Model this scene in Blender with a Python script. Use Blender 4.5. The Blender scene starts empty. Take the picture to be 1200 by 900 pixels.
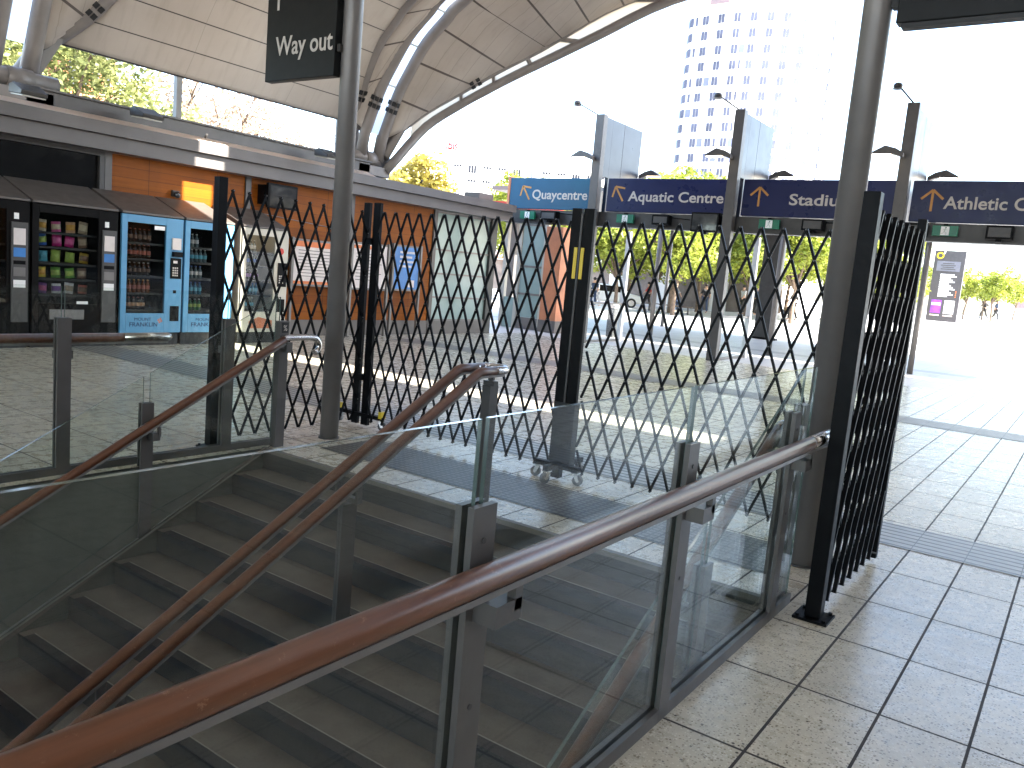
import bpy, bmesh, math, random
from mathutils import Vector, Matrix
random.seed(7)
rnd = random.Random(11)
sc = bpy.context.scene
COL = sc.collection
R = math.radians

# ------------------------------------------------------------------ materials
def new_mat(name):
    m = bpy.data.materials.new(name); m.use_nodes = True
    nt = m.node_tree
    for n in list(nt.nodes): nt.nodes.remove(n)
    out = nt.nodes.new('ShaderNodeOutputMaterial')
    return m, nt, out
def nd(nt, t, **kw):
    n = nt.nodes.new(t)
    for k, v in kw.items():
        if k.startswith('i_'):
            n.inputs[k[2:].replace('_', ' ')].default_value = v
        else: setattr(n, k, v)
    return n
def mth(nt, op, a, b=None, c=None):
    n = nt.nodes.new('ShaderNodeMath'); n.operation = op
    for i, v in enumerate((a, b, c)):
        if v is None: continue
        if isinstance(v, (int, float)): n.inputs[i].default_value = v
        else: nt.links.new(v, n.inputs[i])
    return n.outputs[0]
def mixc(nt, fac, a, b, blend='MIX'):
    n = nt.nodes.new('ShaderNodeMix'); n.data_type = 'RGBA'; n.blend_type = blend
    if isinstance(fac, (int, float)): n.inputs[0].default_value = fac
    else: nt.links.new(fac, n.inputs[0])
    for i, v in ((6, a), (7, b)):
        if isinstance(v, (tuple, list)): n.inputs[i].default_value = (*v[:3], 1)
        else: nt.links.new(v, n.inputs[i])
    return n.outputs[2]
def ramp(nt, fac, stops):
    n = nt.nodes.new('ShaderNodeValToRGB'); cr = n.color_ramp
    while len(cr.elements) < len(stops): cr.elements.new(.5)
    for e, (p, c) in zip(cr.elements, stops):
        e.position = p; e.color = (*c, 1) if len(c) == 3 else c
    nt.links.new(fac, n.inputs[0]); return n.outputs[0]
def pos(nt):
    g = nt.nodes.new('ShaderNodeNewGeometry'); s = nt.nodes.new('ShaderNodeSeparateXYZ')
    nt.links.new(g.outputs['Position'], s.inputs[0])
    return g.outputs['Position'], s.outputs[0], s.outputs[1], s.outputs[2]
def noise(nt, vec, scale, detail=3, rough=.55):
    n = nt.nodes.new('ShaderNodeTexNoise'); n.inputs['Scale'].default_value = scale
    n.inputs['Detail'].default_value = detail; n.inputs['Roughness'].default_value = rough
    if vec is not None: nt.links.new(vec, n.inputs['Vector'])
    return n.outputs[0]
def scalev(nt, vec, s):
    n = nt.nodes.new('ShaderNodeMapping'); n.inputs['Scale'].default_value = s
    nt.links.new(vec, n.inputs['Vector']); return n.outputs[0]
def princ(nt, out, col, rough=.5, metal=0., spec=.5, bump=None, bstr=.2, bdist=.01, **kw):
    p = nt.nodes.new('ShaderNodeBsdfPrincipled')
    if isinstance(col, (tuple, list)): p.inputs['Base Color'].default_value = (*col[:3], 1)
    else: nt.links.new(col, p.inputs['Base Color'])
    if isinstance(rough, (int, float)): p.inputs['Roughness'].default_value = rough
    else: nt.links.new(rough, p.inputs['Roughness'])
    p.inputs['Metallic'].default_value = metal
    p.inputs['Specular IOR Level'].default_value = spec
    if bump is not None:
        b = nt.nodes.new('ShaderNodeBump'); b.inputs['Strength'].default_value = bstr; b.inputs['Distance'].default_value = bdist
        nt.links.new(bump, b.inputs['Height']); nt.links.new(b.outputs[0], p.inputs['Normal'])
    nt.links.new(p.outputs[0], out.inputs[0]); return p
_pc = {}
def paint(name, col, rough=.45, metal=0., var=.12, scale=6., spec=.5):
    """painted / plain surface with slight mottling, so nothing is perfectly uniform"""
    if name in _pc: return _pc[name]
    m, nt, out = new_mat(name)
    P, x, y, z = pos(nt)
    n = noise(nt, P, scale, 5, .6)
    lo = tuple(c * (1 - var) for c in col); hi = tuple(min(1, c * (1 + var)) for c in col)
    c = ramp(nt, n, [(.3, lo), (.7, hi)])
    r = mth(nt, 'MULTIPLY_ADD', noise(nt, P, scale * 2.3, 4), .25, rough - .12)
    princ(nt, out, c, r, metal, spec)
    _pc[name] = m; return m
def floor_mat():
    m, nt, out = new_mat('terrazzo_tile'); P, x, y, z = pos(nt)
    # joints
    def joint(c, off, sp, w):
        t = mth(nt, 'DIVIDE', mth(nt, 'SUBTRACT', c, off), sp)
        f = mth(nt, 'FRACT', t)
        d = mth(nt, 'MINIMUM', f, mth(nt, 'SUBTRACT', 1., f))
        return mth(nt, 'LESS_THAN', d, w / sp / 2), mth(nt, 'FLOOR', t)
    jx, ix = joint(x, -.785, .318, .0115); jy, iy = joint(y, 2.76, .6465, .0125)
    j = mth(nt, 'MAXIMUM', jx, jy)
    cmb = nt.nodes.new('ShaderNodeCombineXYZ'); nt.links.new(ix, cmb.inputs[0]); nt.links.new(iy, cmb.inputs[1])
    wn = nt.nodes.new('ShaderNodeTexWhiteNoise'); nt.links.new(cmb.outputs[0], wn.inputs[0])
    tile = wn.outputs[0]
    big = noise(nt, P, 1.1, 4); med = noise(nt, P, 9, 5, .7)
    base = ramp(nt, mth(nt, 'ADD', mth(nt, 'MULTIPLY', tile, .55), mth(nt, 'MULTIPLY', med, .35)), [(.1, (.47, .42, .325)), (.8, (.57, .52, .415))])
    base = mixc(nt, ramp(nt, big, [(.45, (0, 0, 0)), (.75, (.6, .6, .6))]), base, (.38, .35, .295))
    def chips(scale, thr, colr, base, seedv):
        v = nt.nodes.new('ShaderNodeTexVoronoi'); v.inputs['Scale'].default_value = scale
        mp = nt.nodes.new('ShaderNodeMapping'); mp.inputs['Location'].default_value = (seedv, seedv * 2, 0); nt.links.new(P, mp.inputs[0]); nt.links.new(mp.outputs[0], v.inputs['Vector'])
        s = nt.nodes.new('ShaderNodeSeparateColor'); nt.links.new(v.outputs['Color'], s.inputs[0])
        rr = mth(nt, 'MULTIPLY', s.outputs[0], thr)
        return mixc(nt, mth(nt, 'LESS_THAN', v.outputs['Distance'], rr), base, colr)
    base = chips(90, .42, (.62, .58, .49), base, 3.1)
    base = chips(80, .46, (.25, .215, .16), base, 7.7)
    base = chips(30, .19, (.09, .075, .06), base, 1.3)
    stain = noise(nt, P, 3.3, 7, .75)
    base = mixc(nt, ramp(nt, stain, [(.58, (0, 0, 0)), (.80, (.2, .2, .2))]), base, (.33, .285, .21))
    gv = nt.nodes.new('ShaderNodeTexVoronoi'); gv.inputs['Scale'].default_value = 2.6; nt.links.new(P, gv.inputs['Vector'])
    gs = nt.nodes.new('ShaderNodeSeparateColor'); nt.links.new(gv.outputs['Color'], gs.inputs[0])
    gum = mth(nt, 'LESS_THAN', mth(nt, 'ADD', gv.outputs['Distance'], mth(nt, 'MULTIPLY', noise(nt, P, 40, 3), .03)), mth(nt, 'MULTIPLY_ADD', gs.outputs[1], .085, -.006))
    base = mixc(nt, mth(nt, 'MULTIPLY', gum, .5), base, (.17, .145, .115))
    col = mixc(nt, j, base, (.022, .015, .012))
    rough = mth(nt, 'ADD', mth(nt, 'MULTIPLY_ADD', med, .24, .16), mth(nt, 'MULTIPLY', j, .5))
    princ(nt, out, col, rough, 0, .42, mth(nt, 'SUBTRACT', 1., j), .5, .003)
    return m
def rib_mat(kind):
    m, nt, out = new_mat('grate_' + kind); P, x, y, z = pos(nt)
    def lines(c, sp, w):
        f = mth(nt, 'FRACT', mth(nt, 'DIVIDE', c, sp)); return mth(nt, 'LESS_THAN', f, w)
    if kind == 'ribs':
        j = lines(y, .093, .34); a, b = (.34, .32, .285), (.03, .026, .023)
        xt = mth(nt, 'FRACT', mth(nt, 'DIVIDE', mth(nt, 'ADD', x, .785), .318)); j = mth(nt, 'MAXIMUM', j, mth(nt, 'LESS_THAN', xt, .02))
    else:
        j = mth(nt, 'MAXIMUM', lines(y, .055, .36), lines(x, .055, .3)); a, b = (.13, .122, .108), (.014, .013, .012)
    n = noise(nt, P, 14, 4)
    a2 = mixc(nt, ramp(nt, n, [(.35, (0, 0, 0)), (.7, (.6, .6, .6))]), a, tuple(c * .6 for c in a))
    col = mixc(nt, j, a2, b)
    princ(nt, out, col, .4, 0, .5, mth(nt, 'SUBTRACT', 1., j), .8, .004); return m
def paving_mat():
    m, nt, out = new_mat('plaza_paving'); P, x, y, z = pos(nt)
    def jt(c, sp, w):
        f = mth(nt, 'FRACT', mth(nt, 'DIVIDE', c, sp)); return mth(nt, 'LESS_THAN', f, w / sp)
    j = mth(nt, 'MAXIMUM', jt(x, .6, .012), jt(y, .6, .012))
    n = noise(nt, P, .7, 5); n2 = noise(nt, P, 8, 4)
    base = ramp(nt, mth(nt, 'ADD', mth(nt, 'MULTIPLY', n, .6), mth(nt, 'MULTIPLY', n2, .4)), [(.3, (.46, .45, .44)), (.7, (.58, .57, .55))])
    band = mth(nt, 'LESS_THAN', mth(nt, 'FRACT', mth(nt, 'DIVIDE', y, 7.8)), .09)
    base = mixc(nt, mth(nt, 'MULTIPLY', band, .55), base, (.20, .20, .21))
    col = mixc(nt, mth(nt, 'MULTIPLY', j, .6), base, (.15, .145, .14))
    princ(nt, out, col, .45, 0, .5); return m
def wood_mat(name, dark, light, rough=.3, axis='y', sc_=1., tilt=0.):
    m, nt, out = new_mat(name); P, x, y, z = pos(nt)
    s = {'x': (1.2, 26, 26), 'y': (26, 1.2, 26), 'z': (26, 26, 1.2)}[axis]
    src = P
    if tilt:
        rn_ = nt.nodes.new('ShaderNodeMapping'); rn_.inputs['Rotation'].default_value = (-tilt, 0, 0); nt.links.new(P, rn_.inputs['Vector']); src = rn_.outputs[0]
    v = scalev(nt, src, tuple(c * sc_ for c in s))
    n = noise(nt, v, 1.6, 6, .65); n2 = noise(nt, P, 2.2, 3)
    f = mth(nt, 'ADD', mth(nt, 'MULTIPLY', n, .75), mth(nt, 'MULTIPLY', n2, .25))
    c = ramp(nt, f, [(.25, dark), (.8, light)])
    wear = noise(nt, P, 38, 6, .8)
    c = mixc(nt, ramp(nt, wear, [(.60, (0, 0, 0)), (.68, (.4, .4, .4))]), c, (.40, .24, .15))
    princ(nt, out, c, mth(nt, 'MULTIPLY_ADD', n, .25, rough - .1), 0, .5, n, .08, .002); return m
def plank_mat():
    m, nt, out = new_mat('orange_timber_panel'); P, x, y, z = pos(nt)
    v = scalev(nt, P, (1, .8, 28)); n = noise(nt, v, 1.5, 5, .6)
    row = mth(nt, 'FLOOR', mth(nt, 'DIVIDE', z, .16))
    wn = nt.nodes.new('ShaderNodeTexWhiteNoise'); wn.noise_dimensions = '1D'; nt.links.new(row, wn.inputs['W'])
    f = mth(nt, 'ADD', mth(nt, 'MULTIPLY', n, .7), mth(nt, 'MULTIPLY', wn.outputs[0], .3))
    c = ramp(nt, f, [(.25, (.19, .045, .002)), (.75, (.29, .085, .005))])
    gap = mth(nt, 'LESS_THAN', mth(nt, 'FRACT', mth(nt, 'DIVIDE', z, .16)), .03)
    vj = mth(nt, 'LESS_THAN', mth(nt, 'FRACT', mth(nt, 'DIVIDE', mth(nt, 'ADD', y, .02), 1.27)), .006)
    gap = mth(nt, 'MAXIMUM', gap, vj); grime = noise(nt, scalev(nt, P, (1, 1.5, .5)), 1.3, 5)
    c = mixc(nt, ramp(nt, grime, [(.45, (0, 0, 0)), (.75, (.45, .45, .45))]), c, (.12, .04, .008))
    c = mixc(nt, gap, c, (.05, .018, .006))
    princ(nt, out, c, .45, 0, .15, mth(nt, 'SUBTRACT', n, gap), .25, .004); return m
def panel_mat(kind):
    """cream roof lining with its seams drawn from the panel's own UV (u along the bay, v along the arch, metres)"""
    m, nt, out = new_mat('roof_lining_' + kind); P, x, y, z = pos(nt)
    uv = nt.nodes.new('ShaderNodeUVMap'); s = nt.nodes.new('ShaderNodeSeparateXYZ'); nt.links.new(uv.outputs[0], s.inputs[0])
    u, v = s.outputs[0], s.outputs[1]
    def ln(c, sp, w):
        f = mth(nt, 'FRACT', mth(nt, 'DIVIDE', c, sp)); return mth(nt, 'LESS_THAN', f, w / sp)
    n = noise(nt, P, .9, 5); base = ramp(nt, n, [(.3, (.45, .39, .335)), (.7, (.52, .46, .405))])
    streak = noise(nt, scalev(nt, P, (2, 9, .6)), 1.0, 4)
    base = mixc(nt, ramp(nt, streak, [(.5, (0, 0, 0)), (.75, (.3, .3, .3))]), base, (.32, .26, .21))
    if kind == 'bay':
        col = mixc(nt, ln(v, .58, .022), base, (.07, .06, .055))
        col = mixc(nt, mth(nt, 'MULTIPLY', ln(u, 2.1, .012), .45), col, (.25, .22, .19))
    else:
        col = mixc(nt, mth(nt, 'MULTIPLY', ln(u, .34, .012), .5), base, (.25, .21, .18))
        col = mixc(nt, ln(v, .86, .045), col, (.11, .09, .08))
    princ(nt, out, col, .5, 0, .3); return m
def glass_mat(name, tint=(.93, .97, .95), refl=1.0, dirt=.02):
    """thin glass sheet: tinted transmission plus mirror reflection by Schlick's law (the same from both sides)"""
    m, nt, out = new_mat(name)
    g = nt.nodes.new('ShaderNodeNewGeometry')
    dt = nt.nodes.new('ShaderNodeVectorMath'); dt.operation = 'DOT_PRODUCT'
    nt.links.new(g.outputs['Incoming'], dt.inputs[0]); nt.links.new(g.outputs['Normal'], dt.inputs[1])
    c = mth(nt, 'ABSOLUTE', dt.outputs['Value'])
    fr = mth(nt, 'MULTIPLY_ADD', mth(nt, 'POWER', mth(nt, 'SUBTRACT', 1., c), 5.), .95 * refl, .045 * refl)
    tr = nt.nodes.new('ShaderNodeBsdfTransparent'); tr.inputs[0].default_value = (*tint, 1)
    gl = nt.nodes.new('ShaderNodeBsdfGlossy'); gl.inputs['Roughness'].default_value = 0.0; gl.inputs['Color'].default_value = (1, 1, 1, 1)
    mx = nt.nodes.new('ShaderNodeMixShader'); nt.links.new(fr, mx.inputs[0]); nt.links.new(tr.outputs[0], mx.inputs[1]); nt.links.new(gl.outputs[0], mx.inputs[2])
    df = nt.nodes.new('ShaderNodeBsdfDiffuse'); df.inputs[0].default_value = (.55, .6, .56, 1)
    smg = noise(nt, g.outputs['Position'], 3.5, 6, .7)
    mx2 = nt.nodes.new('ShaderNodeMixShader'); nt.links.new(mth(nt, 'MULTIPLY', smg, dirt), mx2.inputs[0]); nt.links.new(mx.outputs[0], mx2.inputs[1]); nt.links.new(df.outputs[0], mx2.inputs[2])
    nt.links.new(mx2.outputs[0], out.inputs[0]); return m
def translucent_mat(name, col, trans=.7):
    m, nt, out = new_mat(name)
    t = nt.nodes.new('ShaderNodeBsdfTranslucent'); t.inputs[0].default_value = (*col, 1)
    d = nt.nodes.new('ShaderNodeBsdfDiffuse'); d.inputs[0].default_value = (*col, 1)
    mx = nt.nodes.new('ShaderNodeMixShader'); mx.inputs[0].default_value = trans
    nt.links.new(d.outputs[0], mx.inputs[1]); nt.links.new(t.outputs[0], mx.inputs[2]); nt.links.new(mx.outputs[0], out.inputs[0]); return m
def leaf_mat(name, a, b, trans=.45):
    m, nt, out = new_mat(name); P, x, y, z = pos(nt)
    n = noise(nt, P, 1.3, 3); c = ramp(nt, n, [(.3, a), (.7, b)])
    t = nt.nodes.new('ShaderNodeBsdfTranslucent'); nt.links.new(c, t.inputs[0])
    p = nt.nodes.new('ShaderNodeBsdfPrincipled'); nt.links.new(c, p.inputs['Base Color']); p.inputs['Roughness'].default_value = .5
    mx = nt.nodes.new('ShaderNodeMixShader'); mx.inputs[0].default_value = trans
    nt.links.new(p.outputs[0], mx.inputs[1]); nt.links.new(t.outputs[0], mx.inputs[2]); nt.links.new(mx.outputs[0], out.inputs[0]); return m
def lamp_mat(name, col, st):
    m, nt, out = new_mat(name); e = nt.nodes.new('ShaderNodeEmission'); e.inputs[0].default_value = (*col, 1); e.inputs[1].default_value = st
    nt.links.new(e.outputs[0], out.inputs[0]); return m
def concrete_mat(name, a, b, rough=.7, scale=2.5):
    m, nt, out = new_mat(name); P, x, y, z = pos(nt)
    n = noise(nt, P, scale, 7, .65); n2 = noise(nt, scalev(nt, P, (6, 6, .8)), 1, 4)
    f = mth(nt, 'ADD', mth(nt, 'MULTIPLY', n, .6), mth(nt, 'MULTIPLY', n2, .4))
    c = ramp(nt, f, [(.3, a), (.7, b)])
    sp = noise(nt, P, 90, 2); c = mixc(nt, ramp(nt, sp, [(.62, (0, 0, 0)), (.7, (.35, .35, .35))]), c, tuple(v * .5 for v in a))
    princ(nt, out, c, rough, 0, .4, n, .15, .004); return m

M = {}
M['floor'] = floor_mat(); M['ribs'] = rib_mat('ribs'); M['grid'] = rib_mat('grid'); M['paving'] = paving_mat()
M['rail_wood'] = wood_mat('rail_timber', (.075, .028, .013), (.20, .076, .036), .30, 'y')
M['rail_slope'] = wood_mat('sloping_rail_timber', (.060, .022, .010), (.15, .056, .027), .30, 'y', 1., R(27.8))
M['plank'] = plank_mat()
M['bay'] = panel_mat('bay'); M['fan'] = panel_mat('fan')
M['glass'] = glass_mat('balustrade_glass', (.95, .972, .955), .48, .005); M['pane'] = glass_mat('window_glass', (.80, .85, .83), 1.3)
M['vend_glass'] = glass_mat('display_glass', (.74, .76, .76), .3, .003)
M['frost'] = paint('frosted_pane', (.25, .34, .32), .16, 0, .10, .9, .5)
M['dark_glass'] = paint('dark_window_glass', (.008, .008, .008), .08, 0, .2, 3, .12)
M['glass_edge'] = paint('glass_edge', (.075, .105, .095), .12, 0, .1, 10, .9)
M['steel'] = paint('grey_painted_steel', (.085, .078, .074), .42, .25, .1, 5)
M['steel_lt'] = paint('light_grey_steel', (.155, .145, .138), .4, .2, .1, 4)
M['tube'] = paint('roof_tube_paint', (.22, .195, .18), .42, .1, .12, 3)
M['fascia'] = paint('fascia_grey', (.125, .113, .108), .5, .1, .1, 1.5)
M['ledge'] = paint('cream_flashing', (.62, .50, .42), .5, 0, .08, 2)
M['dark_steel'] = paint('charcoal_steel', (.045, .042, .040), .42, .2, .15, 7)
M['black'] = paint('black_powdercoat', (.0025, .0025, .003), .45, 0, .3, 20, .1)
M['black_matt'] = paint('black_matt', (.008, .008, .009), .6, 0, .3, 9)
M['ss'] = paint('stainless_steel', (.55, .53, .51), .22, 1., .08, 12)
M['white'] = paint('white_paint', (.78, .77, .75), .45, 0, .06, 2)
M['cream'] = paint('cream_paint', (.44, .42, .36), .4, 0, .06, 3)
M['navy'] = paint('navy_sign_enamel', (.006, .011, .06), .3, 0, .03, 1.5, .25)
M['blue_sign'] = paint('bright_blue_sign_enamel', (.003, .072, .15), .22, 0, .1, 1.2, .2)
M['letter'] = paint('off_white_lettering', (.46, .42, .38), .5, 0, .05, 9)
M['arrow'] = paint('amber_arrow', (.45, .20, .035), .45, 0, .08, 9)
M['sign_black'] = paint('black_sign_face', (.006, .0065, .0065), .45, 0, .2, 5, .2)
M['green'] = paint('exit_green', (.0, .13, .07), .35, 0, .1, 9)
M['vblue'] = paint('sky_blue_cabinet', (.085, .27, .46), .35, 0, .05, 4)
M['vblack'] = paint('black_cabinet', (.005, .0045, .0045), .5, 0, .25, 5, .08)
M['vgrey'] = paint('grey_cabinet_panel', (.055, .052, .05), .45, .1, .15, 9)
M['hood'] = paint('brown_grey_hood', (.10, .085, .075), .45, 0, .12, 3)
M['orange'] = paint('orange_print', (.65, .17, .04), .5); M['red'] = paint('red_print', (.55, .035, .02), .45)
M['poster'] = paint('poster_paper', (.62, .56, .53), .5, 0, .06, 8); M['poster_blue'] = paint('poster_blue', (.03, .17, .46), .4, 0, .2, 3)
M['yellow'] = paint('yellow_reflector', (.60, .43, .02), .4); M['rubber'] = paint('grey_rubber', (.09, .09, .09), .7)
M['brick'] = paint('orange_brick', (.42, .13, .06), .7, 0, .3, 6); M['terracotta'] = paint('terracotta_panel', (.50, .19, .09), .5, 0, .2, 2)
M['concrete'] = concrete_mat('stairwell_concrete', (.066, .067, .056), (.105, .105, .088)); M['stair'] = concrete_mat('stair_stone', (.078, .067, .053), (.148, .128, .104), .5, 3.5)
M['riser'] = concrete_mat('shaded_riser_stone', (.022, .019, .016), (.042, .037, .030), .55, 3.5); M['nosing'] = paint('dark_nosing', (.016, .016, .017), .55); M['nos_line'] = paint('worn_aluminium', (.24, .23, .20), .4, .4)  # riser: stair stone darkened, shade put into its colour
M['bark'] = paint('bark', (.12, .085, .06), .85, 0, .35, 8)
M['leaf1'] = leaf_mat('leaf_bright', (.17, .22, .025), (.33, .36, .06)); M['leaf2'] = leaf_mat('leaf_olive', (.13, .16, .05), (.32, .33, .12))
M['leaf3'] = leaf_mat('leaf_golden', (.22, .17, .03), (.38, .33, .07)); M['leaf4'] = leaf_mat('leaf_dry', (.24, .17, .13), (.36, .28, .18), .35)
M['strip'] = translucent_mat('skylight_sheet', (.95, .95, .93), .97); M['edge_sheet'] = translucent_mat('edge_sheet', (.70, .56, .40), .95)
M['tower_wall'] = paint('tower_render', (.78, .77, .76), .6, 0, .03, .1); M['tower_win'] = paint('tower_window', (.075, .082, .115), .4, 0, .3, .3, .1)
M['tower_win2'] = paint('tower_blind', (.13, .145, .23), .4, 0, .15, .3, .1); M['louvre'] = paint('pink_louvre', (.18, .13, .13), .6)
M['skin'] = paint('skin', (.45, .27, .19), .5); M['hair'] = paint('dark_hair', (.02, .015, .012), .6)
M['c_navy'] = paint('navy_cloth', (.03, .05, .10), .8); M['c_black'] = paint('black_cloth', (.02, .02, .022), .8); M['c_red'] = paint('red_cloth', (.4, .05, .04), .8); M['c_pale'] = paint('pale_cloth', (.5, .5, .52), .8)
M['screen'] = paint('dark_screen', (.03, .032, .035), .08, 0, .2, 5, .8)
M['lamp'] = lamp_mat('warm_lamp_glass', (1, .80, .55), 2.5)
M['shop_dark'] = paint('shop_interior', (.16, .13, .11), .5, 0, .4, 1.2); M['hotel_win'] = paint('hotel_window', (.018, .02, .026), .5, 0, .3, .3, .1); M['sign_red'] = paint('hotel_sign_red', (.30, .008, .008), .5, 0, .05, 1, .1); M['purple'] = paint('purple_print', (.22, .05, .36), .4, 0, .4, 3)

# ------------------------------------------------------------------ mesh builder
class MB:
    def __init__(self): self.v = []; self.f = []; self.m = []; self.uv = {}; self.sm = []
    def face(self, pts, mi=0, uv=None, smooth=False):
        b = len(self.v); self.v += [Vector(p) for p in pts]; self.f.append(tuple(range(b, b + len(pts)))); self.m.append(mi); self.sm.append(smooth)
        if uv: self.uv[len(self.f) - 1] = uv
    def raw(self, vs, fs, mi=0, smooth=False):
        b = len(self.v); self.v += [Vector(p) for p in vs]
        for f in fs: self.f.append(tuple(b + i for i in f)); self.m.append(mi); self.sm.append(smooth)
    def box(self, lo, hi, mi=0, rz=0., c=None, edge_mi=None, thin=None):
        x0, y0, z0 = lo; x1, y1, z1 = hi
        vs = [Vector((x, y, z)) for z in (z0, z1) for (x, y) in ((x0, y0), (x1, y0), (x1, y1), (x0, y1))]
        if rz:
            o = Vector(c) if c else Vector(((x0 + x1) / 2, (y0 + y1) / 2, 0)); q = Matrix.Rotation(rz, 3, 'Z')
            vs = [q @ (v - Vector((o.x, o.y, 0))) + Vector((o.x, o.y, 0)) for v in vs]
        fs = [(0, 3, 2, 1), (4, 5, 6, 7), (0, 1, 5, 4), (1, 2, 6, 5), (2, 3, 7, 6), (3, 0, 4, 7)]
        b = len(self.v); self.v += vs
        for k, f in enumerate(fs):
            self.f.append(tuple(b + i for i in f)); self.sm.append(False)
            self.m.append(mi if edge_mi is None else (mi if ((thin == 'x' and k in (3, 5)) or (thin == 'y' and k in (2, 4))) else edge_mi))
    def bar(self, p0, p1, w, h, up=(0, 0, 1), mi=0):
        p0, p1 = Vector(p0), Vector(p1); d = (p1 - p0).normalized(); s = d.cross(Vector(up))
        if s.length < 1e-4: s = d.cross(Vector((0, 1, 0)))
        s.normalize(); t = s.cross(d)
        vs = [p + s * a * w / 2 + t * b * h / 2 for p in (p0, p1) for a, b in ((-1, -1), (1, -1), (1, 1), (-1, 1))]
        self.raw(vs, [(3, 2, 1, 0), (4, 5, 6, 7), (0, 1, 5, 4), (1, 2, 6, 5), (2, 3, 7, 6), (3, 0, 4, 7)], mi)
    def tube(self, pts, r, seg=14, mi=0, caps=True, ry=None):
        pts = [Vector(p) for p in pts]; n = len(pts); rs = r if isinstance(r, (list, tuple)) else [r] * n
        rings = []; prev = None
        for i, p in enumerate(pts):
            d = (pts[min(i + 1, n - 1)] - pts[max(i - 1, 0)]).normalized()
            if prev is None:
                a = Vector((0, 0, 1)) if abs(d.z) < .9 else Vector((1, 0, 0)); s = d.cross(a).normalized()
            else: s = (prev - d * prev.dot(d)).normalized()
            prev = s; t = s.cross(d)
            rings.append([p + (s * math.cos(k * 2 * math.pi / seg) + t * math.sin(k * 2 * math.pi / seg) * (ry / rs[i] if ry else 1)) * rs[i] for k in range(seg)])
        vs = [v for rg in rings for v in rg]
        fs = [(i * seg + k, i * seg + (k + 1) % seg, (i + 1) * seg + (k + 1) % seg, (i + 1) * seg + k) for i in range(n - 1) for k in range(seg)]
        b = len(self.v); self.raw(vs, [tuple(reversed(f)) for f in fs], mi, True)
        if caps:
            self.f.append(tuple(b + k for k in range(seg))); self.m.append(mi); self.sm.append(False)
            self.f.append(tuple(b + (n - 1) * seg + k for k in reversed(range(seg)))); self.m.append(mi); self.sm.append(False)
    def prism(self, poly, axis, a, b, mi=0):
        """poly: 2D points; axis 'x': (y,z), 'y': (x,z), 'z': (x,y)"""
        def P(p, t): return {'x': (t, p[0], p[1]), 'y': (p[0], t, p[1]), 'z': (p[0], p[1], t)}[axis]
        n = len(poly); vs = [P(p, a) for p in poly] + [P(p, b) for p in poly]
        fs = [tuple(range(n)), tuple(reversed(range(n, 2 * n)))] + [(i, i + n, (i + 1) % n + n, (i + 1) % n) for i in range(n)]
        self.raw(vs, fs, mi)
    def ball(self, c, r, mi=0, seg=12, rings=8, sq=(1, 1, 1)):
        c = Vector(c); vs = []; fs = []
        for i in range(rings + 1):
            th = math.pi * i / rings
            for k in range(seg):
                ph = 2 * math.pi * k / seg; vs.append(c + Vector((math.sin(th) * math.cos(ph) * sq[0], math.sin(th) * math.sin(ph) * sq[1], math.cos(th) * sq[2])) * r)
        for i in range(rings):
            for k in range(seg): fs.append((i * seg + k, (i + 1) * seg + k, (i + 1) * seg + (k + 1) % seg, i * seg + (k + 1) % seg))
        self.raw(vs, fs, mi, True)
    def build(self, name, mats, parent=None, fix=True, bevel=0., solid=0., offs=1., weld=False):
        if not isinstance(mats, (list, tuple)): mats = [mats]
        o0 = root_loc(parent) if parent is not None else Vector((0, 0, 0))
        me = bpy.data.meshes.new(name); me.from_pydata([v - o0 for v in self.v], [], self.f)
        for mt in mats: me.materials.append(mt)
        for p, mi, s in zip(me.polygons, self.m, self.sm): p.material_index = mi; p.use_smooth = s
        if self.uv:
            ul = me.uv_layers.new(name='UVMap')
            for fi, uv in self.uv.items():
                for li, q in zip(me.polygons[fi].loop_indices, uv): ul.data[li].uv = q
        if weld:
            bm = bmesh.new(); bm.from_mesh(me); bmesh.ops.remove_doubles(bm, verts=bm.verts, dist=.0005); bm.to_mesh(me); bm.free()
        if fix:
            bm = bmesh.new(); bm.from_mesh(me); bmesh.ops.recalc_face_normals(bm, faces=bm.faces); bm.to_mesh(me); bm.free()
        o = bpy.data.objects.new(name, me); COL.objects.link(o)
        if parent is not None: o.parent = parent
        if bevel:
            b = o.modifiers.new('bevel', 'BEVEL'); b.width = bevel; b.segments = 2; b.limit_method = 'ANGLE'; b.angle_limit = R(40)
        if solid:
            s = o.modifiers.new('solid', 'SOLIDIFY'); s.thickness = solid; s.offset = offs
        return o
def root_loc(o):
    while o.parent is not None: o = o.parent
    return o.location.copy()
def tag(o, label=None, cat=None, group=None, kind=None):
    if label: o['label'] = label
    if cat: o['category'] = cat
    if group: o['group'] = group
    if kind: o['kind'] = kind
    return o
def thing(name, label, cat, loc, group=None):
    o = bpy.data.objects.new(name, None); COL.objects.link(o); o.location = loc; o.empty_display_size = .2
    return tag(o, label, cat, group)
def copy_tree(o, parent=None):
    c = o.copy(); COL.objects.link(c)
    if parent is not None: c.parent = parent
    for ch in list(o.children): copy_tree(ch, c)
    return c
def struct(mb, name, mats, **kw):
    return tag(mb.build(name, mats, None, **kw), kind='structure')
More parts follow.
